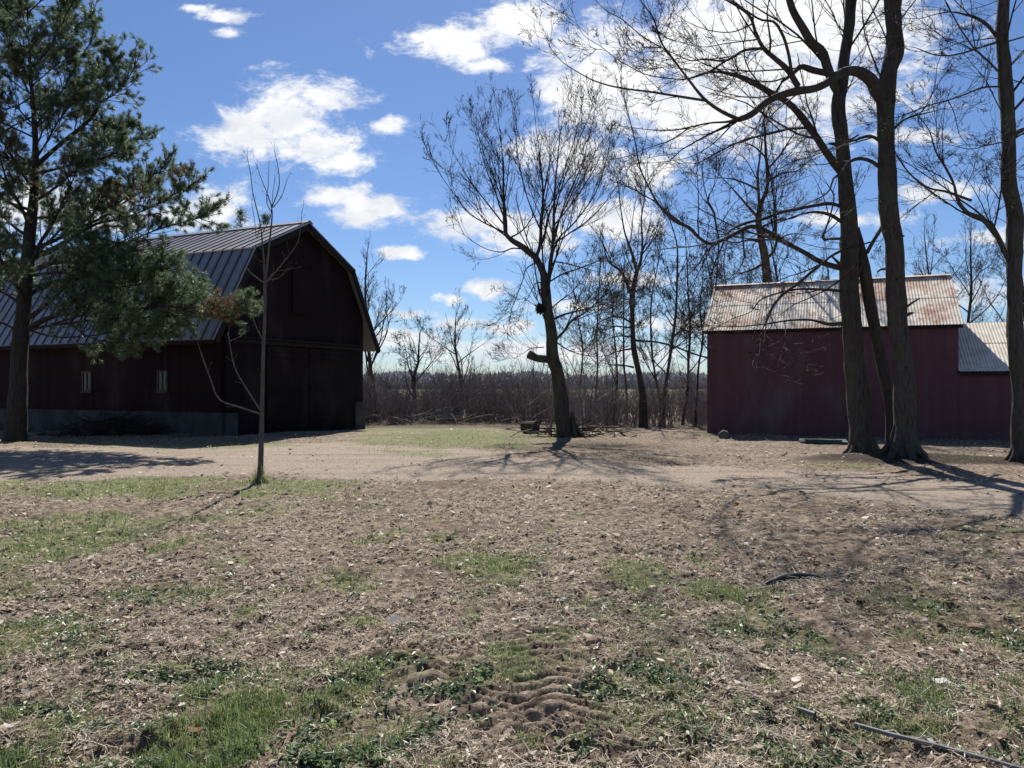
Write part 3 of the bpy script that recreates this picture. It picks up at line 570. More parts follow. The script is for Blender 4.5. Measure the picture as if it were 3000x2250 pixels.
tree('bare_tree', 'broad twiggy bare tree standing behind the rusty roofed shed', 'tree', t4, L4, M['bark_dark'], step=.25, sides=12, crown_kw=dict(dens=3.2, kL=9, levels=4, up=.03, wander=.15, lmax=2.2, nb=(6, 4, 1.4), buds=False, rmin=.0062))
wild('bare_tree', 'tall bare tree rising from behind the shaded gable end', 'tree', 1082, 40, 700, 13, 1.25, kw=dict(up=.1, ang=.5))
wild('bare_tree', 'small crooked bare tree in the dense brush, first right of the shaded gable', 'tree', 1222, 40, 955, 13, 1.5, bends=1, kw=dict(up=-.01, wander=.25))
wild('bare_tree', 'small open bare tree with forked stems, midway between shaded gable and stubbed tree', 'tree', 1342, 42, 905, 11, 1.35, fork=6, kw=dict(dens=1.2, up=.08, ang=.5, nb=(3, 3, 2)))
wild('bare_tree', 'slim straight bare tree in the brush, third trunk from the rusty roofed shed', 'tree', 1962, 33, 560, 11, .8, kw=dict(dens=2))
wild('bare_tree', 'slim bare tree in the brush, second trunk from the rusty roofed shed', 'tree', 2004, 35, 640, 9, .8, lean=.03, kw=dict(dens=2))
wild('bare_tree', 'slender bare tree in the brush, closest to the rusty roofed shed', 'tree', 2038, 34, 690, 7, .8, lean=.05, kw=dict(dens=2))
wild('bare_tree', 'thin bare sapling tree right behind the stubbed tree', 'tree', 1800, 36, 760, 7, .9, lean=-.03)
for uu_, DD_, vt_, ww_, lb_ in [(1745, 37, 690, 6, 'thin twiggy tree in the brush, next beyond the tall shrub right of the stubbed tree'), (1838, 40, 720, 7, 'thin twiggy tree in the brush, just left of the forked trunk'), (1925, 36, 640, 7, 'thin twiggy tree in the brush, just right of the forked trunk'),
        (2075, 38, 600, 8, 'thin twiggy tree whose foot is hidden by the left corner of the shed'), (1690, 39, 760, 6, 'low twiggy tree seen against the right edge of the stubbed trunk'), (2140, 40, 640, 9, 'twiggy tree rising behind the left end of the rusty roof'), (2420, 41, 680, 9, 'twiggy tree rising behind the middle of the rusty roof')]:
    wild('bare_tree', lb_, 'tree', uu_, DD_, vt_, ww_, 1.25, lean=R.uniform(-.04, .04), kw=dict(dens=2.6, up=.05, nb=(5, 4, 1.4)))
wild('bare_tree', 'bare round topped tree behind the low zinc roof', 'tree', 2850, 38, 620, 14, 1.2, lean=-.03, kw=dict(up=.05))
wild('bare_tree', 'bare tree behind the ridge between the close pair and the right edge trunk', 'tree', 2710, 46, 640, 12, 1.2, kw=dict(up=.06))
wild('bare_tree', 'hazy bare tree behind the left half of the rusty roof', 'tree', 2270, 44, 620, 12, 1.2, kw=dict(up=.06))
wild('bare_tree', 'bare tree crown far behind, close to the frame edge beyond the zinc roof', 'tree', 2975, 42, 560, 12, 1.1, kw=dict(up=.06))

# brush
def shrub(mb, x, y, h, nst, sp=.35, mat=0, tone=.45, lv=3, rm=.005):
    z = float(base_h(x, y)); az = R.uniform(0, 2*np.pi, nst); tl = np.abs(R.normal(0, sp, nst)); st = np.stack([x+R.normal(0, .12, nst), y+R.normal(0, .12, nst), np.full(nst, z-.03)], -1)
    d = np.stack([np.cos(az)*np.sin(tl), np.sin(az)*np.sin(tl), np.cos(tl)], -1); L = h*R.uniform(.55, 1.05, nst); r = np.maximum(rm*1.4, h*.006*R.uniform(.6, 1.3, nst))
    for l in range(lv):
        path, rd = grow(st, d, L, r, 5 if l == 0 else 3, .13, .02); mb.tubes(path, rd, 4 if l == 0 else 3, mat, np.clip(R.normal(tone, .2, len(st)), 0, 1))
        if l+1 < lv: st, d, L, r = sprout(path, rd, L, 5 if l == 0 else 3, .2, .6, .42, .6, rm, .05)
mb = MB()
for i in range(300):
    D = R.uniform(36.5, 45); u = R.uniform(960, 1790); x = (u-1500)/FP*D; shrub(mb, x, D, R.uniform(1.1, 2.85)*(1 if u < 1600 else .75)*(1+.7*float(vnoise(u*.013, 0., 3)))*(1.45 if R.random() < .08 else 1), 10, .4, tone=R.uniform(.25, .6))
for i in range(165):
    D = R.uniform(34, 45); u = R.uniform(1640, 2120); x = (u-1500)/FP*D; shrub(mb, x, D, R.uniform(1.0, 2.9), 7, .42, tone=R.uniform(.4, .75))
for i in range(60):
    D = R.uniform(32, 42); x = R.uniform(8.5, 30); shrub(mb, x, D, R.uniform(1, 2.4), 6, .4, tone=.5)
# fallen canes lying in front of the thicket
N = 260; x = R.uniform(-8, 6, N); y = R.uniform(35.2, 37.5, N); st = np.stack([x, y, base_h(x, y)+R.uniform(0, .5, N)], -1); az = R.uniform(0, 2*np.pi, N)
p_, r_2 = grow(st, np.stack([np.cos(az), .3*np.sin(az), R.normal(0, .25, N)], -1), R.uniform(.5, 2, N), np.full(N, .009), 4, .15, -.02); mb.tubes(p_, r_2, 3, 0, R.uniform(.4, 1, N))
tag(mb.build('brush_thicket', M['brush']), 'dense tangle of leafless brush along the far side of the lawn', 'brush', kind='stuff')
for (u, D, h, ns, sp, lab) in [(1612, 24.6, 2.6, 9, .5, 'multi stemmed bare shrub against the left foot of the stubbed tree'), (1700, 25.5, 3.6, 12, .45, 'tall bare shrub against the right side of the stubbed tree'),
        (1765, 28, 3.0, 10, .4, 'pale bare shrub second right of the stubbed tree'), (1545, 33, 3.2, 12, .4, 'bushy shrub left of the stubbed tree at the end of the dense thicket'),
        (1935, 31, 3.0, 10, .4, 'bare shrub at the foot of the slim straight trunk in the brush'), (2050, 31, 3.4, 10, .35, 'upright bare shrub touching the left corner of the rusty roofed shed')]:
    x = (u-1500)/FP*D; t = thing('bare_shrub', lab, 'shrub', (x, D, float(base_h(x, D))), 'bare shrubs along the field edge'); mb = MB(); shrub(mb, x, D, h, ns, sp, tone=.4, lv=4, rm=.0045); mb.build('stems', M['brush'], t)

# ------------------------------------------------------------------ pine
def pine_tuft(mb, tips, dirs, nper, Ln, mats, tone):
    N = len(tips); ii = np.repeat(np.arange(N), nper); m = len(ii); d = dirs[ii]; rv = R.normal(0, 1, (m, 3)); pr = nrm(rv-np.sum(rv*d, -1, keepdims=True)*d); a = R.uniform(.15, 1.15, m)[:, None]
    nd = nrm(d*np.cos(a)+pr*np.sin(a)+np.array([0, 0, -.08])); L = Ln*R.uniform(.7, 1.2, m)[:, None]; b = tips[ii]-d*(R.random(m)*.07)[:, None]
    sd = nrm(np.cross(nd, R.normal(0, 1, (m, 3))))*R.uniform(.0028, .0052, m)[:, None]
    V = np.stack([b-sd*.6, b+sd*.6, b+nd*L*.6+sd, b+nd*L+np.array([0, 0, -.012]), b+nd*L*.6-sd], 1); i0 = np.arange(m)[:, None]*5
    F = i0+np.array([[0, 1, 2, 4]]); F2 = i0+np.array([[4, 2, 3, 3]])[:, [0, 1, 2]]
    mb.add(V, F, mats[ii], np.repeat(np.clip(tone[ii]+R.normal(0, .12, m), 0, 1), 5)); mb.F.append(F2+mb.n-len(V.reshape(-1, 3))); mb.M.append(np.asarray(mats[ii], np.int32)); mb.V.append(np.zeros((0, 3))); mb.A.append(np.zeros(0))
def fix(s): return s
PD = 21.5
tp = trace('p', PD, PD, '44,1292,66 48,1250,54 52,1172,50 60,1016,44 73,860,38 86,700,30 98,588,24 104,475,18 98,316,12 93,253,9 85,127,6 80,30,4.5 78,-120,3 78,-200,1.5')
LP = [trace(5, PD, PD-1.2, '350,1520,46 450,1430,40 600,1300,38 750,1180,34 880,1050,26 930,950,20 1050,880,10 1200,700,8 1270,560,6'),
 trace(5, PD, PD-.9, '930,950,14 940,800,10 980,700,8 1040,560,6 1100,440,5'), trace(5, PD, PD+.6, '320,1180,22 450,1000,16 600,800,13 700,600,10 850,350,8 860,150,5'),
 trace(5, PD, PD-.8, '310,620,18 450,450,14 560,250,11 640,80,8 700,-60,5'), trace(5, PD, PD-.5, '270,870,16 180,680,12 120,560,9 20,470,6'), trace(5, PD, PD+.4, '230,650,14 190,400,10 100,220,8 30,80,5'),
 trace(5, PD, PD-1.4, '380,1600,24 700,1520,15 850,1490,12 1000,1440,9 1130,1400,6'), trace(5, PD, PD-.4, '800,1150,16 950,1180,10 1100,1180,8 1230,1130,5'),
 trace(6, PD, PD-1.6, '270,760,50 450,680,42 620,580,30 800,480,20 1000,440,14 1200,360,11 1400,250,9 1600,170,6'), trace(6, PD-.8, PD-1.8, '620,590,26 800,600,18 1000,640,14 1200,560,11 1450,480,9 1700,420,6'),
 trace(6, PD, PD-2.2, '270,860,40 450,800,28 650,800,22 900,860,16 1150,850,11 1360,830,7'), trace(6, PD, PD+1, '800,480,16 950,330,12 1100,200,10 1250,80,8 1420,40,5'), trace(6, PD-.5, PD-1.2, '700,540,16 760,380,12 850,230,9 930,130,6'),
 trace(6, PD, PD-2.0, '220,1335,40 330,1270,32 450,1220,26 650,1070,20 850,1010,14 1050,990,9 1280,960,6'), trace(6, PD, PD-2.6, '230,1345,26 400,1310,22 560,1290,18 800,1260,16 1100,1250,13 1500,1230,10 1850,1230,7 2010,1190,5'),
 trace(6, PD-1.3, PD-2.4, '800,1260,14 950,1330,11 1150,1380,9 1350,1380,6'), trace(6, PD-1.6, PD-2.0, '1100,1250,12 1250,1120,10 1420,1040,8 1600,1040,5'), trace(6, PD-1, PD-2, '560,1290,14 700,1390,11 850,1440,8 1050,1450,5'),
 trace(6, PD, PD-1.2, '230,1345,24 420,1250,18 700,1180,15 1000,1150,12 1300,1100,9 1550,1060,5'), trace(6, PD-.4, PD-3.0, '420,1300,18 700,1220,14 1050,1180,11 1400,1160,9 1750,1180,6'), trace(6, PD, PD-1.0, '230,1345,22 450,1400,16 750,1390,13 1050,1340,10 1300,1300,6'), trace(6, PD, PD-1.7, '270,900,26 500,880,20 750,930,15 1000,930,11 1250,880,6'),
 trace(6, PD, PD-.6, '150,1350,22 0,1280,16 -200,1200,10 -500,1100,5'), trace(6, PD, PD+.5, '200,840,26 0,700,18 -200,560,12 -450,450,6'), trace(6, PD, PD+.8, '240,420,22 0,270,15 -250,150,10 -500,80,5'), trace(6, PD, PD-.5, '180,1150,24 60,1060,18 -150,980,12 -400,950,6'),
 trace(5, PD, PD+.4, '300,1080,18 150,1150,13 -50,1250,9 -300,1250,5'), trace(5, PD, PD-.6, '290,900,14 100,1000,10 -100,1000,7 -300,900,4'), trace(6, PD, PD-1.5, '250,1000,26 400,960,20 600,900,14 800,760,10 1000,700,6')]
pine = None
base = tp[0][0].copy(); pine = thing('pine_tree', 'tall dark green white pine with some browned needles, left of the big dark barn', 'tree', (base[0], base[1], 0.))
pts = np.vstack([[base[0], base[1], -.15], tp[0]]); rr = np.concatenate([[tp[1][0]*1.2], tp[1]])
tq, tr = limb_obj(pine, pts, rr, M['bark_pine'], 20, .12, 'trunk', .16)
# limbs reaching towards and away from the lane, in whorls
zz = tq[:, 2]
for i in range(52):
    zt = 3.4+i*.25+R.uniform(-.1, .1)
    if zt > zz.max()-.8: break
    k = int(np.argmin(np.abs(zz-zt))); az = i*2.4+R.uniform(-.4, .4); L = np.clip(4.6-.26*(zt-3), .9, 4.2)*R.uniform(.7, 1); el = R.uniform(.15, .75)
    q, r = grow(tq[k][None], np.array([[math.cos(az)*math.cos(el), math.sin(az)*math.cos(el), math.sin(el)]]), np.array([L]), np.array([max(.02, tr[k]*.38)]), 7, .08, .05, .15); LP.append((q[0], r[0]))
mbw = MB(); tips = []; dirs = []; 
for lp, lr in LP:
    q, r = limb_obj(pine, lp, lr, M['bark_pine'], 7, .15, 'limb', .1)
    seg = np.linalg.norm(np.diff(q, axis=0), axis=1); s = np.concatenate([[0], np.cumsum(seg)]); T = s[-1]
    m = int(T*10)+4; qq = T*(.2+.8*R.random(m)**.75); k = np.clip(np.searchsorted(s, qq)-1, 0, len(s)-2); p = q[k]; tg = nrm(q[k+1]-q[k])
    rv = R.normal(0, 1, (m, 3))*np.array([1, 1, .75]); pr = nrm(rv-np.sum(rv*tg, -1, keepdims=True)*tg); a = R.normal(.8, .2, m)[:, None]
    d = nrm(tg*np.cos(a)+pr*np.sin(a)+np.array([0, 0, .22])); L = (1.2-.65*qq/T)*R.uniform(.45, 1.2, m)*min(1.15, T*.36)
    p = np.vstack([p, q[-1:]]); d = np.vstack([d, tg[-1:]*0+nrm(q[-1:]-q[-3:-2])]); L = np.append(L, .35)
    path, rd = grow(p, d, L, np.full(len(L), .011), 5, .1, .05, .4); mbw.tubes(path, rd, 4, 0, np.full(len(L), .3))
    p2, d2, L2, r2 = sprout(path, rd, L, 3.6, .25, .65, .5, .6, .005, .12); L2 = np.maximum(L2, .1)
    path2, rd2 = grow(p2, d2, L2, r2, 3, .1, .06); mbw.tubes(path2, rd2, 3, 0, np.full(len(L2), .3))
    for pa, nn in ((path, 2), (path2, 2)):
        K = pa.shape[1]
        tips.append(pa[:, -1]); dirs.append(nrm(pa[:, -1]-pa[:, -2]))
        for c in range(nn):
            f = R.uniform(.4, .97, len(pa))*(K-1); k = np.minimum(f.astype(int), K-2); w = (f-k)[:, None]; ar = np.arange(len(pa)); tips.append(pa[ar, k]*(1-w)+pa[ar, k+1]*w); dirs.append(nrm(pa[ar, k+1]-pa[ar, k]))
mbw.build('branchlets', M['twig'], pine)
tips = np.vstack(tips); dirs = np.vstack(dirs)
DZ = [(5,120,1350,.75,.75),(5,200,1250,.6,.6),(5,450,1280,.45,.6),(5,600,1560,.5,.6),(6,400,150,.6,.6),(6,380,60,.5,.5),(6,1000,340,.65,.65),(6,1250,330,.5,.55),(6,1400,80,.45,.7),(6,1600,130,.35,.75),(6,2010,1190,.45,1.),(6,1900,1240,.3,.6),(6,1330,680,.35,.5),(5,30,900,.4,.5),(5,300,770,.3,.5),(5,1240,1120,.3,.5),(5,1280,540,.25,.5),(6,20,650,.5,.5)]
dead = np.zeros(len(tips))
for (c, xx, yy, rr_, pr_) in DZ:
    ox, oy, k = CR[c]; u = ox+xx*k; v = oy+yy*k
    ct = P(u, v, PD-.8); dd = np.hypot(tips[:, 0]-ct[0], tips[:, 2]-ct[2]); dead = np.maximum(dead, pr_*.62*sm((rr_*1.25-dd)/(rr_*.6)))
isd = (R.random(len(tips)) < dead).astype(int)
tone = np.clip(R.normal(.42, .2, len(tips))+.12*(tips[:, 2] < 5), 0, 1)
mb = MB(); pine_tuft(mb, tips, dirs, 17, .12, isd, tone); mb.build('needles', [M['needle'], M['dead']], pine)
print('pine tufts', len(tips))
def small_pine(u, v, D, lab):
    top = P(u, v, D); x = top[0]; zb = float(base_h(x, D)); h = top[2]-zb; t = thing('pine_tree', lab, 'tree', (x, D, zb), 'pines behind the barn'); mb = MB()
    mb.tubes(np.array([[x, D, zb-.1], [x, D, zb+h*.5], [x, D, zb+h]]), np.array([.16, .09, .012]), 8); mb.build('trunk', M['bark_pine'], t); tips = []; dirs = []; mbw = MB()
    N = 150; z = zb+h*(1-R.random(N)**1.5*.75); L = np.clip((zb+h-z)*.33+.25, .2, 1.8)*R.uniform(.6, 1.1, N); az = R.uniform(0, 2*np.pi, N); el = R.uniform(.2, .8, N)
    path, rd = grow(np.stack([np.full(N, x), np.full(N, D), z-.15], -1), np.stack([np.cos(az)*np.cos(el), np.sin(az)*np.cos(el), np.sin(el)], -1), L, np.full(N, .012), 4, .08, .08); mbw.tubes(path, rd, 3); mbw.build('branchlets', M['twig'], t)
    for i in range(8):
        f = R.uniform(1.2, 4, N); k = np.minimum(f.astype(int), 3); w = (f-k)[:, None]; ar = np.arange(N); tips.append(path[ar, k]*(1-w)+path[ar, k+1]*w+R.normal(0, .08, (N, 3))); dirs.append(nrm(path[ar, k+1]-path[ar, k]+R.normal(0, .4, (N, 3))))
    tips = np.vstack(tips); dirs = np.vstack(dirs); mb = MB(); pine_tuft(mb, tips, dirs, 10, .14, np.zeros(len(tips), int), np.clip(R.normal(.3, .15, len(tips)), 0, 1)); mb.build('needles', M['needle'], t)
small_pine(706, 614, 42, 'pine top poking over the barn ridge, left of the young tree stem'); small_pine(778, 628, 44, 'pine top poking over the barn ridge, directly behind the young tree stem')

# ------------------------------------------------------------------ young tree in the lawn
SD = 12.6
ts = trace('p', SD, SD, '762,1411,23 763,1380,17 767,1224,13 772,1016,10 776,914,9 776,831,9')
LS = [trace('p', SD, SD, '776,835,9 769,715,6 763,661,5.5 741,565,4 732,497,3 723,456,2'), trace('p', SD, SD-.1, '776,835,10 787,733,8 793,678,7 796,610,5.5 782,565,4 764,520,3 750,479,2'),
 trace('p', SD, SD+.15, '796,610,5 818,542,4 814,488,3 805,447,2'), trace('p', SD, SD-.2, '795,620,4 784,601,3.5 786,540,3 787,497,2'), trace('p', SD, SD-.3, '800,608,4 825,575,3 836,542,2.5 842,524,2'),
 trace('p', SD, SD-.4, '780,828,8 832,766,6 874,704,4 882,650,3 884,621,2'), trace('p', SD, SD-.3, '774,830,6 728,792,4 715,770,2'), trace('p', SD, SD-.5, '765,1214,9 702,1193,7 645,1172,6 614,1104,5 588,1032,4 580,1006,2'),
 trace('p', SD, SD+.4, '764,1205,8 723,1141,6 686,1073,5 673,1006,4 668,972,2.5'), trace('p', SD, SD-.2, '770,998,5 749,954,4 733,907,3 718,860,2'), trace('p', SD, SD-.2, '672,1000,3 705,985,2.5 725,970,2'), trace('p', SD, SD, '762,655,4 753,700,2.5 745,640,2.5 738,600,2'),
 trace('p', SD, SD+.1, '765,690,4 790,640,3 800,560,2.5 806,520,1.5'), trace('p', SD, SD, '783,820,4 815,815,3 840,790,1.6'), trace('p', SD, SD, '776,832,4 800,800,2.5 848,788,1.6')]
yt = thing('young_tree', 'slender leafless young tree standing at the near edge of the gravel lane', 'tree', (ts[0][0][0], SD, 0.))
q, r = limb_obj(yt, np.vstack([ts[0][:1]-[0, 0, .1], ts[0]]), np.concatenate([[ts[1][0]*1.1], ts[1]]), M['bark_young'], 12, .06, 'trunk', .08)
al = [(q[8:], r[8:])]
for lp, lr in [(a_, b_*.72) for a_, b_ in LS]: al.append(limb_obj(yt, lp, lr, M['bark_young'], 6, .06, 'limb', .05))
mb = MB(); crown(mb, al, dens=3.2, kL=2.0, levels=1, up=.1, lmax=.16, rmin=.0025, start=.1, ang=1.1, buds=True); mb.build('crown', M['bark_young'], yt)
mb = MB(); N = 480; a = R.uniform(0, 2*np.pi, N); rr_ = np.abs(R.normal(0, .13, N)); x = yt.location[0]+np.cos(a)*rr_; y = SD+np.sin(a)*rr_
blades(mb, x, y, R.gamma(3, .06, N)*np.exp(-rr_/.3)+.03, R.uniform(.004, .008, N), np.clip(R.normal(.6, .3, N), 0, 1), lean=.6)
gt = mb.build('grass_tuft', M['grass'], None, loc=(yt.location[0], SD, 0)); tag(gt, 'taller grass tuft around the foot of the young tree', 'grass tuft')

# ------------------------------------------------------------------ gambrel barn
G = np.array([-7.1, 27., 0.]); gd_ = np.array([.406, .9139, 0]); ld = np.array([-.9139, .406, 0]); UP = np.array([0, 0, 1.])
def B(s, t, z): return G+gd_*s+ld*t+UP*z
LB = 12.7
barn = thing('gambrel_barn', 'big dark red gambrel barn with grey ribbed metal roof and shaded gable end', 'barn', tuple(B(-3.65, .28, 0)))
prof = [(-4.455, 2.94), (-2.67, 6.0), (0, 7.28), (2.67, 6.0), (4.455, 2.94)]
wp = [(-3.62, -.3), (-3.62, 4.15), (-2.52, 5.95), (0, 7.16), (2.52, 5.95), (3.62, 4.15), (3.62, -.3)]
mb = MB(); mb.prism([B(s, .28, z) for s, z in wp], ld*.16); mb.build('gable_wall', M['barn_shade'], barn)
mb = MB(); mb.prism([B(s, LB-.28, z) for s, z in wp], ld*.16); mb.build('gable_wall', M['barn_shade'], barn)
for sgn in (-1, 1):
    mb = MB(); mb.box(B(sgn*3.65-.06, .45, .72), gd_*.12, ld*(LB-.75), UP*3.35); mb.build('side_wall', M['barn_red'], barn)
    mb = MB(); mb.box(B(sgn*3.66-.13, .30, -.5), gd_*.26, ld*(LB-.5), UP*1.215); mb.build('foundation', M['concrete'], barn)
mb = MB(); mb.box(B(3.05, .2, -.6), gd_*.62, ld*.075, UP*1.5); mb.build('corner_pier', M['concrete'], barn)
mb = MB(); mb.box(B(-3.72, .2, -.4), gd_*.5, ld*.075, UP*1.1); mb.build('corner_pier', M['concrete'], barn)
for i in range(4):
    (s0, z0), (s1, z1) = prof[i], prof[i+1]; a0 = np.array([s0, z0]); a1 = np.array([s1, z1]); dv = a1-a0; L = np.linalg.norm(dv); nv = np.array([-dv[1], dv[0]])/L
    if nv[1] < 0: nv = -nv
    pw = lambda s, t: B(s[0], t, s[1])
    mb = MB(); e = a0-(dv/L*.1 if i in (1,) else 0); f = a1+(dv/L*.1 if i == 2 else 0)
    mb.prism([pw(e, 0), pw(f, 0), pw(f-nv*.05, 0), pw(e-nv*.05, 0)], ld*LB, 0)
    k = 0; t = .03
    while t < LB:
        o = pw(e+nv*.001, t); mb.box(o, pw(f, 0)-pw(e, 0), ld*.035, gd_*nv[0]*.032+UP*nv[1]*.032, 1)
        for o2 in (.14, .28): 
            if t+o2 < LB: mb.box(pw(e+nv*.001, t+o2), pw(f, 0)-pw(e, 0), ld*.03, gd_*nv[0]*.008+UP*nv[1]*.008, 0)
        t += .42; k += 1
    mb.build('roof_upper_slope' if i in (1, 2) else 'roof_lower_slope', [M['barn_metal'], M['seam']], barn)
    mb = MB(); mb.prism([pw(a0-nv*.055, -.03), pw(a1-nv*.055, -.03), pw(a1-nv*.24, -.03), pw(a0-nv*.24, -.03)], ld*.06); mb.build('rake_board', M['dark_wood'], barn)
mb = MB(); mb.prism([B(-.2, -.02, 7.255-.02), B(0, -.02, 7.35), B(.2, -.02, 7.255-.02), B(0, -.02, 7.31)], ld*(LB+.04)); mb.build('ridge_cap', M['barn_metal'], barn)
mb = MB(); mb.box(B(-4.42, .02, 2.80), gd_*.05, ld*(LB-.04), UP*.14); mb.build('eave_board', M['dark_wood'], barn)
mb = MB(); mb.box(B(-3.4, .2, 2.9), gd_*6.9, ld*.075, UP*.12); mb.box(B(-3.2, .14, 3.05), gd_*6.5, ld*.06, UP*.05); mb.build('door_track', M['dark_wood'], barn)
for s0 in (-1.9, .25):
    mb = MB(); mb.box(B(s0, .2, .1), gd_*2.1, ld*.07, UP*2.75); 
    for z in (.3, 1.4, 2.5): mb.box(B(s0+.05, .165, z), gd_*2.0, ld*.034, UP*.14, 1)
    mb.build('sliding_door', [M['barn_shade'], M['barn_shade']], barn)
mb = MB(); mb.box(B(-.6, .22, 4.1), gd_*1.2, ld*.055, UP*1.5); mb.box(B(-.66, .20, 4.04), gd_*1.32, ld*.05, UP*.058, 1); mb.box(B(-.66, .20, 5.602), gd_*1.32, ld*.05, UP*.06, 1); mb.build('hay_door', [M['barn_shade'], M['barn_shade']], barn)
for t0 in (2.88, 6.4):
    w, z0, h = .46, 1.36, .68; s = -3.71; fr_ = MB()
    for (a, b, c, d) in ((-.0, 0, w, .06), (0, h-.06, w, .06)): fr_.box(B(s-.035, t0-w/2+a, z0+b), gd_*.034, ld*c, UP*d)
    for a in (0, w-.06, w/2-.02): fr_.box(B(s-.035, t0-w/2+a, z0+.061), gd_*.034, ld*(.06 if a != w/2-.02 else .04), UP*(h-.122))
    fo = fr_.build('window', M['white'], barn)
    p_ = MB(); p_.box(B(s-.012, t0-w/2+.05, z0+.05), gd_*.01, ld*(w-.1), UP*(h-.1)); po = p_.build('pane', M['glass'], barn); po.parent = fo
    si = MB(); si.box(B(s-.08, t0-w/2-.04, z0-.055), gd_*.08, ld*(w+.08), UP*.05); so = si.build('sill', M['white'], barn); so.parent = fo

# ------------------------------------------------------------------ shed with rusty roof and lean-to
SA = np.array([6.36, 25.1, 0.]); wd = np.array([.922, -.387, 0]); dd_ = np.array([.387, .922, 0])
def S(t, m, z): return SA+wd*t+dd_*m+UP*z
shed = thing('shed', 'faded red wooden shed with rusty corrugated roof and lower zinc roofed lean-to', 'shed', tuple(S(0, 0, 0)))
LM, ZE, ZR, MR = 7.15, 3.40, 5.06, 2.6
def corr(t0, t1, m0, z0, m1, z1, pitch=.085, amp=.0085, nrow=2, lap=0.):
    n = int((t1-t0)/pitch*6); t = np.linspace(t0, t1, n); dv = np.array([m1-m0, z1-z0]); dv = dv/np.linalg.norm(dv); nv = np.array([-dv[1], dv[0]])
    if nv[1] < 0: nv = -nv
    off = amp*np.sin(t/pitch*2*np.pi); rows = np.linspace(0, 1, nrow); V = []
    for side in (0, 1):
        for q in rows:
            m = m0+(m1-m0)*q; z = z0+(z1-z0)*q; w = .25*amp*vnoise(t*1.3, t*0+q*5, 3); o = off+w-side*.006; V.append(S(0, 0, 0)[None]+wd[None]*t[:, None]+dd_[None]*(m+nv[0]*o)[:, None]+UP[None]*(z+nv[1]*o)[:, None])
    V = np.array(V); idx = np.arange(V.shape[0]*n).reshape(2*nrow, n); F = []
    for k in range(nrow-1): F.append(np.stack([idx[k, :-1], idx[k, 1:], idx[k+1, 1:], idx[k+1, :-1]], -1)); F.append(np.stack([idx[nrow+k, :-1], idx[nrow+k+1, :-1], idx[nrow+k+1, 1:], idx[nrow+k, 1:]], -1))
    return V.reshape(-1, 3), np.vstack(F)
mb = MB(); mb.box(S(0, 0, -.5), wd*LM, dd_*.12, UP*(ZE-.02+.5)); mb.build('front_wall', M['shed_red'], shed)
mb = MB(); mb.box(S(0, 2*MR-.12, -.5), wd*LM, dd_*.12, UP*(ZE-.02+.5)); mb.build('back_wall', M['shed_red'], shed)
for t in (0, LM-.12):
    mb = MB(); mb.prism([S(t, .121, -.5), S(t, .121, ZE), S(t, MR, ZR-.09), S(t, 2*MR-.121, ZE), S(t, 2*MR-.121, -.5)], wd*.12); mb.build('end_wall', M['shed_red'], shed)
sl = (ZR-ZE)/MR
for (m0, z0, m1, z1) in ((-.16, ZE-.16*sl+.03, MR, ZR+.03), (2*MR+.16, ZE-.16*sl+.03, MR, ZR+.03)):
    mb = MB()
    mm = m0+(m1-m0)*.52; zm = z0+(z1-z0)*.52
    mb.add(*corr(-.14, LM+.12, m0, z0, mm+(m1-m0)*.03, zm+(z1-z0)*.03)); V, F_ = corr(-.13, LM+.11, mm, zm, m1, z1); mb.add(V+UP*.012, F_)
    mb.build('roof_slope', M['rust'], shed, smooth=False)
mb = MB(); mb.box(S(-.12, -.1, ZE-.18), wd*(LM+.22), dd_*.03, UP*.13); mb.build('eave_board', M['dark_wood'], shed)
mb = MB(); mb.prism([S(-.14, MR-.16, ZR-.03+.05), S(-.14, MR, ZR+.075), S(-.14, MR+.16, ZR-.03+.05), S(-.14, MR, ZR+.055)], wd*(LM+.26)); mb.build('ridge_cap', M['rust'], shed)
LL, z2e, z2r = 4.6, 2.02, 3.50
mb = MB(); mb.box(S(LM+.002, .01, -.5), wd*LL, dd_*.11, UP*(z2e-.03+.5)); mb.build('lean_to_wall', M['shed_red'], shed)
mb = MB(); mb.prism([S(LM+LL, .12, -.5), S(LM+LL, .12, z2e-.04), S(LM+LL, MR, z2r-.1), S(LM+LL, 2*MR, z2e-.04), S(LM+LL, 2*MR, -.5)], wd*.1); mb.build('lean_to_end_wall', M['shed_red'], shed)
s2 = (z2r-z2e)/MR
for (m0, z0, m1, z1) in ((-.14, z2e-.14*s2+.03, MR, z2r+.03), (2*MR+.14, z2e-.14*s2+.03, MR, z2r+.03)):
    mb = MB(); mm = m0+(m1-m0)*.55; zm = z0+(z1-z0)*.55; V, F_ = corr(LM+.004, LM+LL+.2, m0, z0, mm+(m1-m0)*.03, zm+(z1-z0)*.03); mb.add(V, F_); V, F_ = corr(LM+.004, LM+LL+.19, mm, zm, m1, z1); mb.add(V+UP*.012, F_)
    mb.build('lean_to_roof', M['zinc'], shed)
mb = MB(); mb.box(S(LM+.01, -.1, z2e-.17), wd*(LL+.1), dd_*.03, UP*.12); mb.build('lean_to_eave_board', M['dark_wood'], shed)

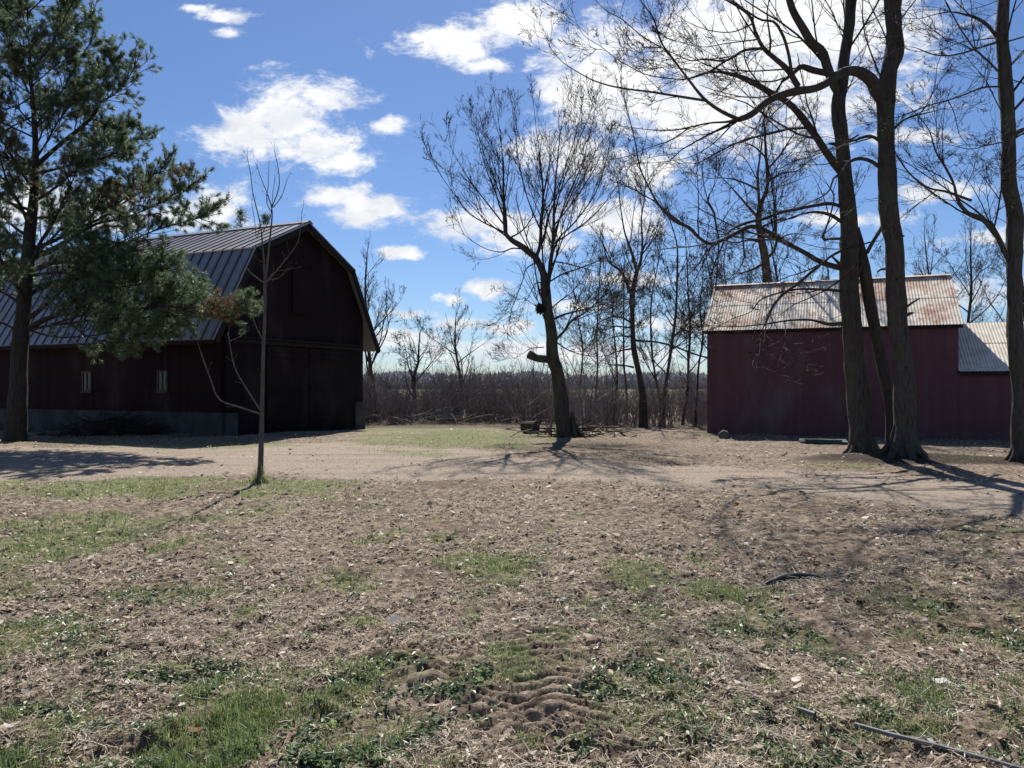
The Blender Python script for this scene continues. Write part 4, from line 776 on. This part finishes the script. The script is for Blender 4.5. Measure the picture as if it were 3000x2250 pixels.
# ------------------------------------------------------------------ small things
def rock(name, label, cat, x, y, sx, sy, sz, mat, seed, zoff=0.):
    n1_, n2_ = 14, 20; th = np.linspace(0, np.pi, n1_); ph = np.arange(n2_)*2*np.pi/n2_; TH, PH = np.meshgrid(th, ph, indexing='ij'); d = np.stack([np.sin(TH)*np.cos(PH), np.sin(TH)*np.sin(PH), np.cos(TH)], -1)
    k = 1+.35*(vnoise(d[..., 0]*1.7+seed, d[..., 1]*1.7+d[..., 2]*2.1, seed)+.5*vnoise(d[..., 0]*4+seed, d[..., 2]*4+d[..., 1]*3, seed+3)); V = d*k[..., None]*np.array([sx, sy, sz]); z = float(H(np.array([x]), np.array([y]))[0])+zoff
    V = V+np.array([x, y, z+sz*.55]); idx = np.arange(n1_*n2_).reshape(n1_, n2_); a = idx[:-1]; b = np.roll(a, -1, 1); dn = idx[1:]; c = np.roll(dn, -1, 1); mb = MB(); mb.add(V, np.stack([a, dn, c, b], -1).reshape(-1, 4)); o = mb.build(name, mat, None, smooth=True, loc=(x, y, z)); return tag(o, label, cat)
def gp(u, v): D = 3610./(v-1125); return (u-1500)/FP*D, D
x, y = gp(2120, 1284); rock('field_stone', 'rounded grey stone against the shed wall near its left corner', 'stone', x, y, .17, .14, .15, M['stone'], 3)
x, y = gp(250, 1273); rock('field_stone', 'pale flat stone on the ground along the barn foundation', 'stone', x, y, .42, .25, .14, M['stone'], 8)
x, y = gp(2860, 1835); rock('dirt_clod', 'brown earth clod in the grass at the right side of the yard', 'clod', x, y, .06, .05, .02, M['tan_clod'], 5)
x, y = gp(1740, 1893); rock('dirt_clod', 'reddish tan clod beside the tyre tread marks', 'clod', x, y, .05, .04, .034, M['tan_clod'], 9)
# sawn log
lx, ly = (1555-1500)/FP*25.4, 25.4; lz = float(H(np.array([lx]), np.array([ly]))[0]); mb = MB(); ax_ = np.array([.86, -.5, 0]); r0 = .2
q = np.array([np.array([lx, ly, lz+r0])+ax_*t for t in np.linspace(-.3, .22, 6)]); mb.tubes(q, np.array([.18, .2, .195, .2, .205, .21]), 20, rough=.12); an = np.arange(20)*2*np.pi/20; uu = np.array([.5, .86, 0]); 
for e, sg, rr_ in ((q[0], -1, .18), (q[-1], 1, .21)): mb.cap(e+ax_*sg*.006, e+rr_*.99*(np.cos(an)[:, None]*uu+np.sin(an)[:, None]*UP), 1)
o = mb.build('sawn_log', [M['bark_dark'], M['endgrain']], None, smooth=True, loc=(lx, ly, lz)); tag(o, 'short thick sawn log lying on the lawn left of the stubbed tree', 'log')
# branch debris around the stubbed tree
mb = MB(); N = 70; x = R.normal(2.1, .8, N); y = R.normal(23.9, .5, N); st = np.stack([x, y, H(x, y)+R.uniform(.01, .22, N)], -1); az = R.uniform(0, 2*np.pi, N)
p_, r_3 = grow(st, np.stack([np.cos(az), np.sin(az)*.5, R.normal(0, .12, N)], -1), R.uniform(.3, 1.5, N), R.uniform(.008, .03, N), 4, .12, -.03); mb.tubes(p_, r_3, 5, 0, R.uniform(.2, .8, N)); o = mb.build('branch_pile', M['twig'], None, loc=(2.3, 23.9, 0)); tag(o, 'scattered dead branches heaped around the foot of the stubbed tree', 'branch pile')
mb = MB(); N = 420; x = R.normal(-12.6, 1.0, N); y = R.normal(24.3, .5, N); st = np.stack([x, y, H(x, y)+R.uniform(.01, .6, N)*np.exp(-((x+12.6)/1.1)**2)], -1); az = R.uniform(0, 2*np.pi, N)
p_, r_3 = grow(st, np.stack([np.cos(az), np.sin(az)*.5, R.normal(0, .35, N)], -1), R.uniform(.3, 1.3, N), R.uniform(.006, .02, N), 4, .15, -.05); mb.tubes(p_, r_3, 4, 0, R.uniform(0, .5, N)); o = mb.build('branch_pile', M['twig'], None, loc=(-12.6, 24.3, 0)); tag(o, 'dark brush pile beside the pine at the barn foundation', 'branch pile')
# curved black strip, grey pipes
def strip(name, label, cat, uv, w, hgt, mat, r=None):
    pts = np.array([[*gp(u, v), 0] for u, v in uv]); q, _ = spline(pts, np.ones(len(pts)), .04); z = H(q[:, 0], q[:, 1]); kk = 15 if r else 3; z = np.convolve(np.pad(z, kk, 'edge'), np.ones(2*kk+1)/(2*kk+1), 'valid'); q[:, 2] = z; mb = MB()
    if r: q[:, 2] += r+.022; mb.tubes(q, np.full(len(q), r), 12)
    else:
        t = nrm(np.gradient(q, axis=0)); sd = np.stack([-t[:, 1], t[:, 0], 0*t[:, 0]], -1)*w*.5; prof_ = [(-1, 0), (-.9, 1), (-.3, 1.25), (.3, 1.25), (.9, 1), (1, 0)]; k = np.sin(np.linspace(.12, np.pi-.12, len(q)))**.5
        V = np.stack([q+sd*a*k[:, None]+UP*(b*hgt*k)[:, None] for a, b in prof_], 1); m = len(prof_); idx = np.arange(len(q)*m).reshape(len(q), m); a = idx[:-1, :-1]; mb.add(V, np.stack([a, idx[:-1, 1:], idx[1:, 1:], idx[1:, :-1]], -1).reshape(-1, 4))
    o = mb.build(name, mat, None, smooth=True, loc=tuple(q[len(q)//2])); return tag(o, label, cat)
strip('rubber_strip', 'curved black rubber strip lying on the bare yard soil', 'rubber strip', [(2238, 1710), (2275, 1700), (2330, 1688), (2380, 1683), (2412, 1682)], .06, .045, M['rubber'])
strip('metal_pipe', 'long grey metal pipe lying in the near right corner of the yard', 'pipe', [(2505, 2138), (2600, 2167), (2740, 2205), (2860, 2240), (3060, 2300)], 0, 0, M['pipe'], .0105)
strip('metal_pipe', 'short broken end of grey pipe lying apart from the long one', 'pipe', [(2338, 2080), (2360, 2088), (2388, 2098)], 0, 0, M['pipe'], .012)
def scrap(name, label, cat, u, v, s, mat, seed):
    x, y = gp(u, v); z = float(H(np.array([x]), np.array([y]))[0]); rs = np.random.default_rng(seed); n_ = 6; a = np.linspace(-1, 1, n_); A, Bq = np.meshgrid(a, a); hh = .25*rs.normal(0, 1, A.shape); V = np.stack([x+A*s*(1+.2*hh), y+Bq*s*.6*(1+.2*hh), z+.012+s*.3*(A*A*.5+np.abs(hh)*.5+.15*Bq)], -1); V2 = V-UP*.003; idx = np.arange(36).reshape(6, 6)
    F_ = np.stack([idx[:-1, :-1], idx[:-1, 1:], idx[1:, 1:], idx[1:, :-1]], -1).reshape(-1, 4); mb = MB(); mb.add(V, F_); mb.add(V2, F_[:, ::-1]); o = mb.build(name, mat, None, smooth=True, loc=(x, y, z)); return tag(o, label, cat)
scrap('paper_scrap', 'small white scrap of paper at the left edge of the yard', 'scrap', 24, 2130, .03, M['scrap'], 1)
scrap('paper_scrap', 'crumpled white scrap among grass near the grey pipe', 'scrap', 2750, 1985, .05, M['scrap'], 2)
scrap('paper_scrap', 'white scrap lying on soil beside dark weeds in mid yard', 'scrap', 1928, 1535, .035, M['scrap'], 3)
scrap('dead_leaf', 'big curled pale dead leaf standing in the grass at mid right', 'leaf', 2213, 1893, .045, M['litter'], 4)
scrap('dead_leaf', 'orange brown dead leaf on green grass in the lower left', 'leaf', 572, 2140, .035, M['dead'], 5)
scrap('paper_scrap', 'pale scrap of bark on the soil right of centre near the tread marks', 'scrap', 2716, 1886, .03, M['scrap'], 6)
bx, by = gp(2412, 1300); bz = float(H(np.array([bx]), np.array([by]))[0]); mb = MB(); mb.box((bx-.62, by, bz+.01), (1.15, -.3, 0), (.12, .42, .05), (0, -.02, .06)); mb.box((bx-.5, by-.02, bz+.075), (.9, -.235, 0), (.02, .06, .007), (0, 0, .05)); o = mb.build('board', M['teal'], None, loc=(bx, by, bz)); tag(o, 'faded teal board lying in the shade before the shed wall', 'board')

# ------------------------------------------------------------------ far tree line
mb = MB()
N = 5200; th = R.uniform(-.95, .95, N); Dd = 330+R.normal(0, 16, N); x = Dd*np.tan(th*.75); top = 6.2+4*fbm(th*9, th*0, 8, 4)+3.0*sm((th-.05)*3); hh = np.maximum(2.2, top*R.uniform(.6, .95, N))
p_ = np.stack([x, Dd, np.full(N, -.6)], -1)[:, None]+np.array([0, 0, 1.])*(np.linspace(0, 1, 6)[None, :, None]*hh[:, None, None])+R.normal(0, .25, (N, 6, 3)); rw = R.uniform(.9, 2.4, N)[:, None]*np.array([[.7, 1, .95, .8, .5, .1]]); mb.tubes(p_, rw, 5, 0, np.clip(R.normal(.5, .2, N), 0, 1))
N = 5000; th = R.uniform(-.95, .95, N); Dd = 325+R.normal(0, 14, N); x = Dd*np.tan(th*.75); top = 6.8+4*fbm(th*9, th*0, 8, 4)+3.0*sm((th-.05)*3); p_, r_4 = grow(np.stack([x, Dd, np.full(N, -.6)], -1), np.stack([R.normal(0, .15, N), R.normal(0, .1, N), np.ones(N)], -1), top*R.uniform(.7, 1.03, N), R.uniform(.06, .14, N), 4, .1, .05, .2); mb.tubes(p_, r_4, 3, 0, np.clip(R.normal(.5, .25, N), 0, 1))
n = NT('far_wood_hazed'); M['far'] = n.princ(n.ramp(n.att(), [(0, (.27, .265, .27)), (.5, (.38, .37, .37)), (1, (.47, .46, .43))]), .95, spec=.05)  # air haze mixed into the albedo, paler than bare wood
tag(mb.build('far_woods', M['far']), 'haze grey leafless woods along the far side of the field', 'woods', kind='stuff')

# ------------------------------------------------------------------ sun, sky, camera
EL, AZ = rad(47), rad(-1)
sd = bpy.data.lights.new('sun', 'SUN'); sd.energy = 5.0; sd.angle = rad(.53); sd.color = (1, .95, .87)
so = bpy.data.objects.new('sun', sd); COL.objects.link(so)
dv = np.array([math.sin(AZ)*math.cos(EL), math.cos(AZ)*math.cos(EL), math.sin(EL)])
from mathutils import Vector
so.rotation_euler = Vector(dv).to_track_quat('Z', 'Y').to_euler(); so.location = (0, 0, 30)
w = bpy.data.worlds.new('World'); scene.world = w; w.use_nodes = True; t = w.node_tree
for q in list(t.nodes): t.nodes.remove(q)
W_ = NT.__new__(NT); W_.t = t; W_.m = None
out = W_.n('ShaderNodeOutputWorld'); bg = W_.n('ShaderNodeBackground'); bg.inputs[1].default_value = .052; t.links.new(bg.outputs[0], out.inputs[0])
sky = W_.n('ShaderNodeTexSky', sky_type='NISHITA'); sky.sun_disc = False; sky.sun_elevation = EL; sky.sun_rotation = AZ; sky.air_density = 1.0; sky.dust_density = .25; sky.ozone_density = 3.0; sky.altitude = 200
tc = W_.n('ShaderNodeTexCoord'); sx = W_.n('ShaderNodeSeparateXYZ'); W_.set(sx, 0, tc.outputs['Generated'])
yy = W_.math('MAXIMUM', sx.outputs[1], .06); u = W_.math('DIVIDE', sx.outputs[0], yy); v_ = W_.math('DIVIDE', sx.outputs[2], yy)
cv = W_.n('ShaderNodeCombineXYZ'); W_.set(cv, 0, u); W_.set(cv, 1, v_)
front = W_.sstep(sx.outputs[1], .05, .3)
CL = [(740,390,150,75),(840,345,150,90),(930,430,150,60),(1010,470,90,35),(960,290,110,40),(1270,120,130,45),(1360,150,70,35),(1540,70,130,55),(1420,190,60,22),(1130,368,65,26),(980,575,100,34),(1080,615,110,38),(640,615,110,75),(560,640,80,40),
 (1850,220,250,170),(2050,130,280,190),(2300,90,340,200),(2220,270,340,140),(2550,80,210,150),(1760,290,190,110),(2000,330,220,90),(1680,450,150,75),(1380,650,130,45),(1550,690,170,55),(1750,640,160,60),(1900,500,120,50),(1170,742,58,16),(1430,850,70,25),(1320,878,45,17),(1200,920,80,16),(1340,950,90,18),(1480,965,80,26),
 (120,610,220,70),(1180,990,160,22),(1500,1020,260,24),(900,1000,200,30),(1700,900,140,22),(1850,820,120,20),(2000,950,200,25),(2650,400,160,26),(2800,560,140,30),(2500,640,150,22),(2900,700,120,26),(655,48,60,18),(570,22,50,14),(670,98,45,16),(1700,1040,400,26),(2700,850,260,40)]
d = None
for (cu, cv_, ru, rv) in CL:
    cx, cy, rx, ry = (cu-1500)/FP, (1125-cv_)/FP, ru/FP*1.25, rv/FP*1.3
    mm = W_.n('ShaderNodeVectorMath', operation='MULTIPLY_ADD'); W_.set(mm, 0, cv.outputs[0]); mm.inputs[1].default_value = (1/rx, 1/ry, 0); mm.inputs[2].default_value = (-cx/rx, -cy/ry, 0)
    le = W_.n('ShaderNodeVectorMath', operation='LENGTH'); W_.set(le, 0, mm.outputs[0]); dd = le.outputs[1]
    if d is None: d = dd
    else:
        x_ = W_.n('ShaderNodeMath', operation='SMOOTH_MIN'); W_.set(x_, 0, d); W_.set(x_, 1, dd); x_.inputs[2].default_value = .25; d = x_.outputs[0]
mpn = W_.n('ShaderNodeMapping'); W_.set(mpn, 0, cv.outputs[0]); mpn.inputs['Scale'].default_value = (1, 1.7, 1)
wn = W_.n('ShaderNodeTexNoise'); W_.set(wn, 'Vector', mpn.outputs[0]); wn.inputs['Scale'].default_value = 9; wn.inputs['Detail'].default_value = 9; wn.inputs['Roughness'].default_value = .68; wn.inputs['Distortion'].default_value = .35
n2 = W_.noise(mpn.outputs[0], 4.2, 5, .6); n3 = W_.noise(mpn.outputs[0], 13, 6, .6)
n4 = W_.noise(mpn.outputs[0], 42, 6, .65)
dens = W_.math('ADD', W_.math('SUBTRACT', 1.0, d), W_.math('MULTIPLY', W_.math('SUBTRACT', wn.outputs[0], .49), 3.3))
dens = W_.math('ADD', dens, W_.math('MULTIPLY', W_.math('SUBTRACT', n4, .5), 1.3))
dens = W_.math('MULTIPLY', W_.sstep(dens, -.1, .75), front)
# clouds elsewhere in the sky dome
cs = W_.noise(tc.outputs['Generated'], 2.4, 7, .6); oth = W_.math('MULTIPLY', W_.sstep(cs, .56, .72), W_.math('SUBTRACT', 1.0, W_.sstep(sx.outputs[1], .3, .55)))
dens = W_.math('MAXIMUM', dens, W_.math('MULTIPLY', oth, .8))
hz = W_.math('SUBTRACT', 1.0, W_.sstep(v_, .0, .17))
ccol = W_.mix(W_.sstep(n3, .35, .65), (8.6, 9.2, 10.2), (13.2, 13.2, 13.0))
sdv = W_.n('ShaderNodeVectorMath', operation='DOT_PRODUCT'); W_.set(sdv, 0, tc.outputs['Generated']); sdv.inputs[1].default_value = tuple(dv)
ccol = W_.mix(W_.math('MULTIPLY', W_.sstep(sdv.outputs[1], .72, .98), .5), ccol, (17., 16.6, 16.))
skyc = W_.mix(1.0, sky.outputs[0], (.84, 1.0, 1.26), 'MULTIPLY')
colr = W_.mix(W_.math('MULTIPLY', dens, .96), skyc, ccol)
W_.set(bg, 0, colr)
cam = bpy.data.cameras.new('camera'); co = bpy.data.objects.new('camera', cam); COL.objects.link(co); co.location = (0, 0, EYE); co.rotation_euler = (rad(90), 0, 0)
cam.sensor_width = 36; cam.lens = 36*770/1024; cam.clip_end = 3000; cam.clip_start = .05; scene.camera = co
vs = scene.view_settings; vs.view_transform = 'Standard'; vs.look = 'None'; vs.exposure = .6; vs.gamma = 1
scene.cycles.max_bounces = 6; scene.cycles.transparent_max_bounces = 8
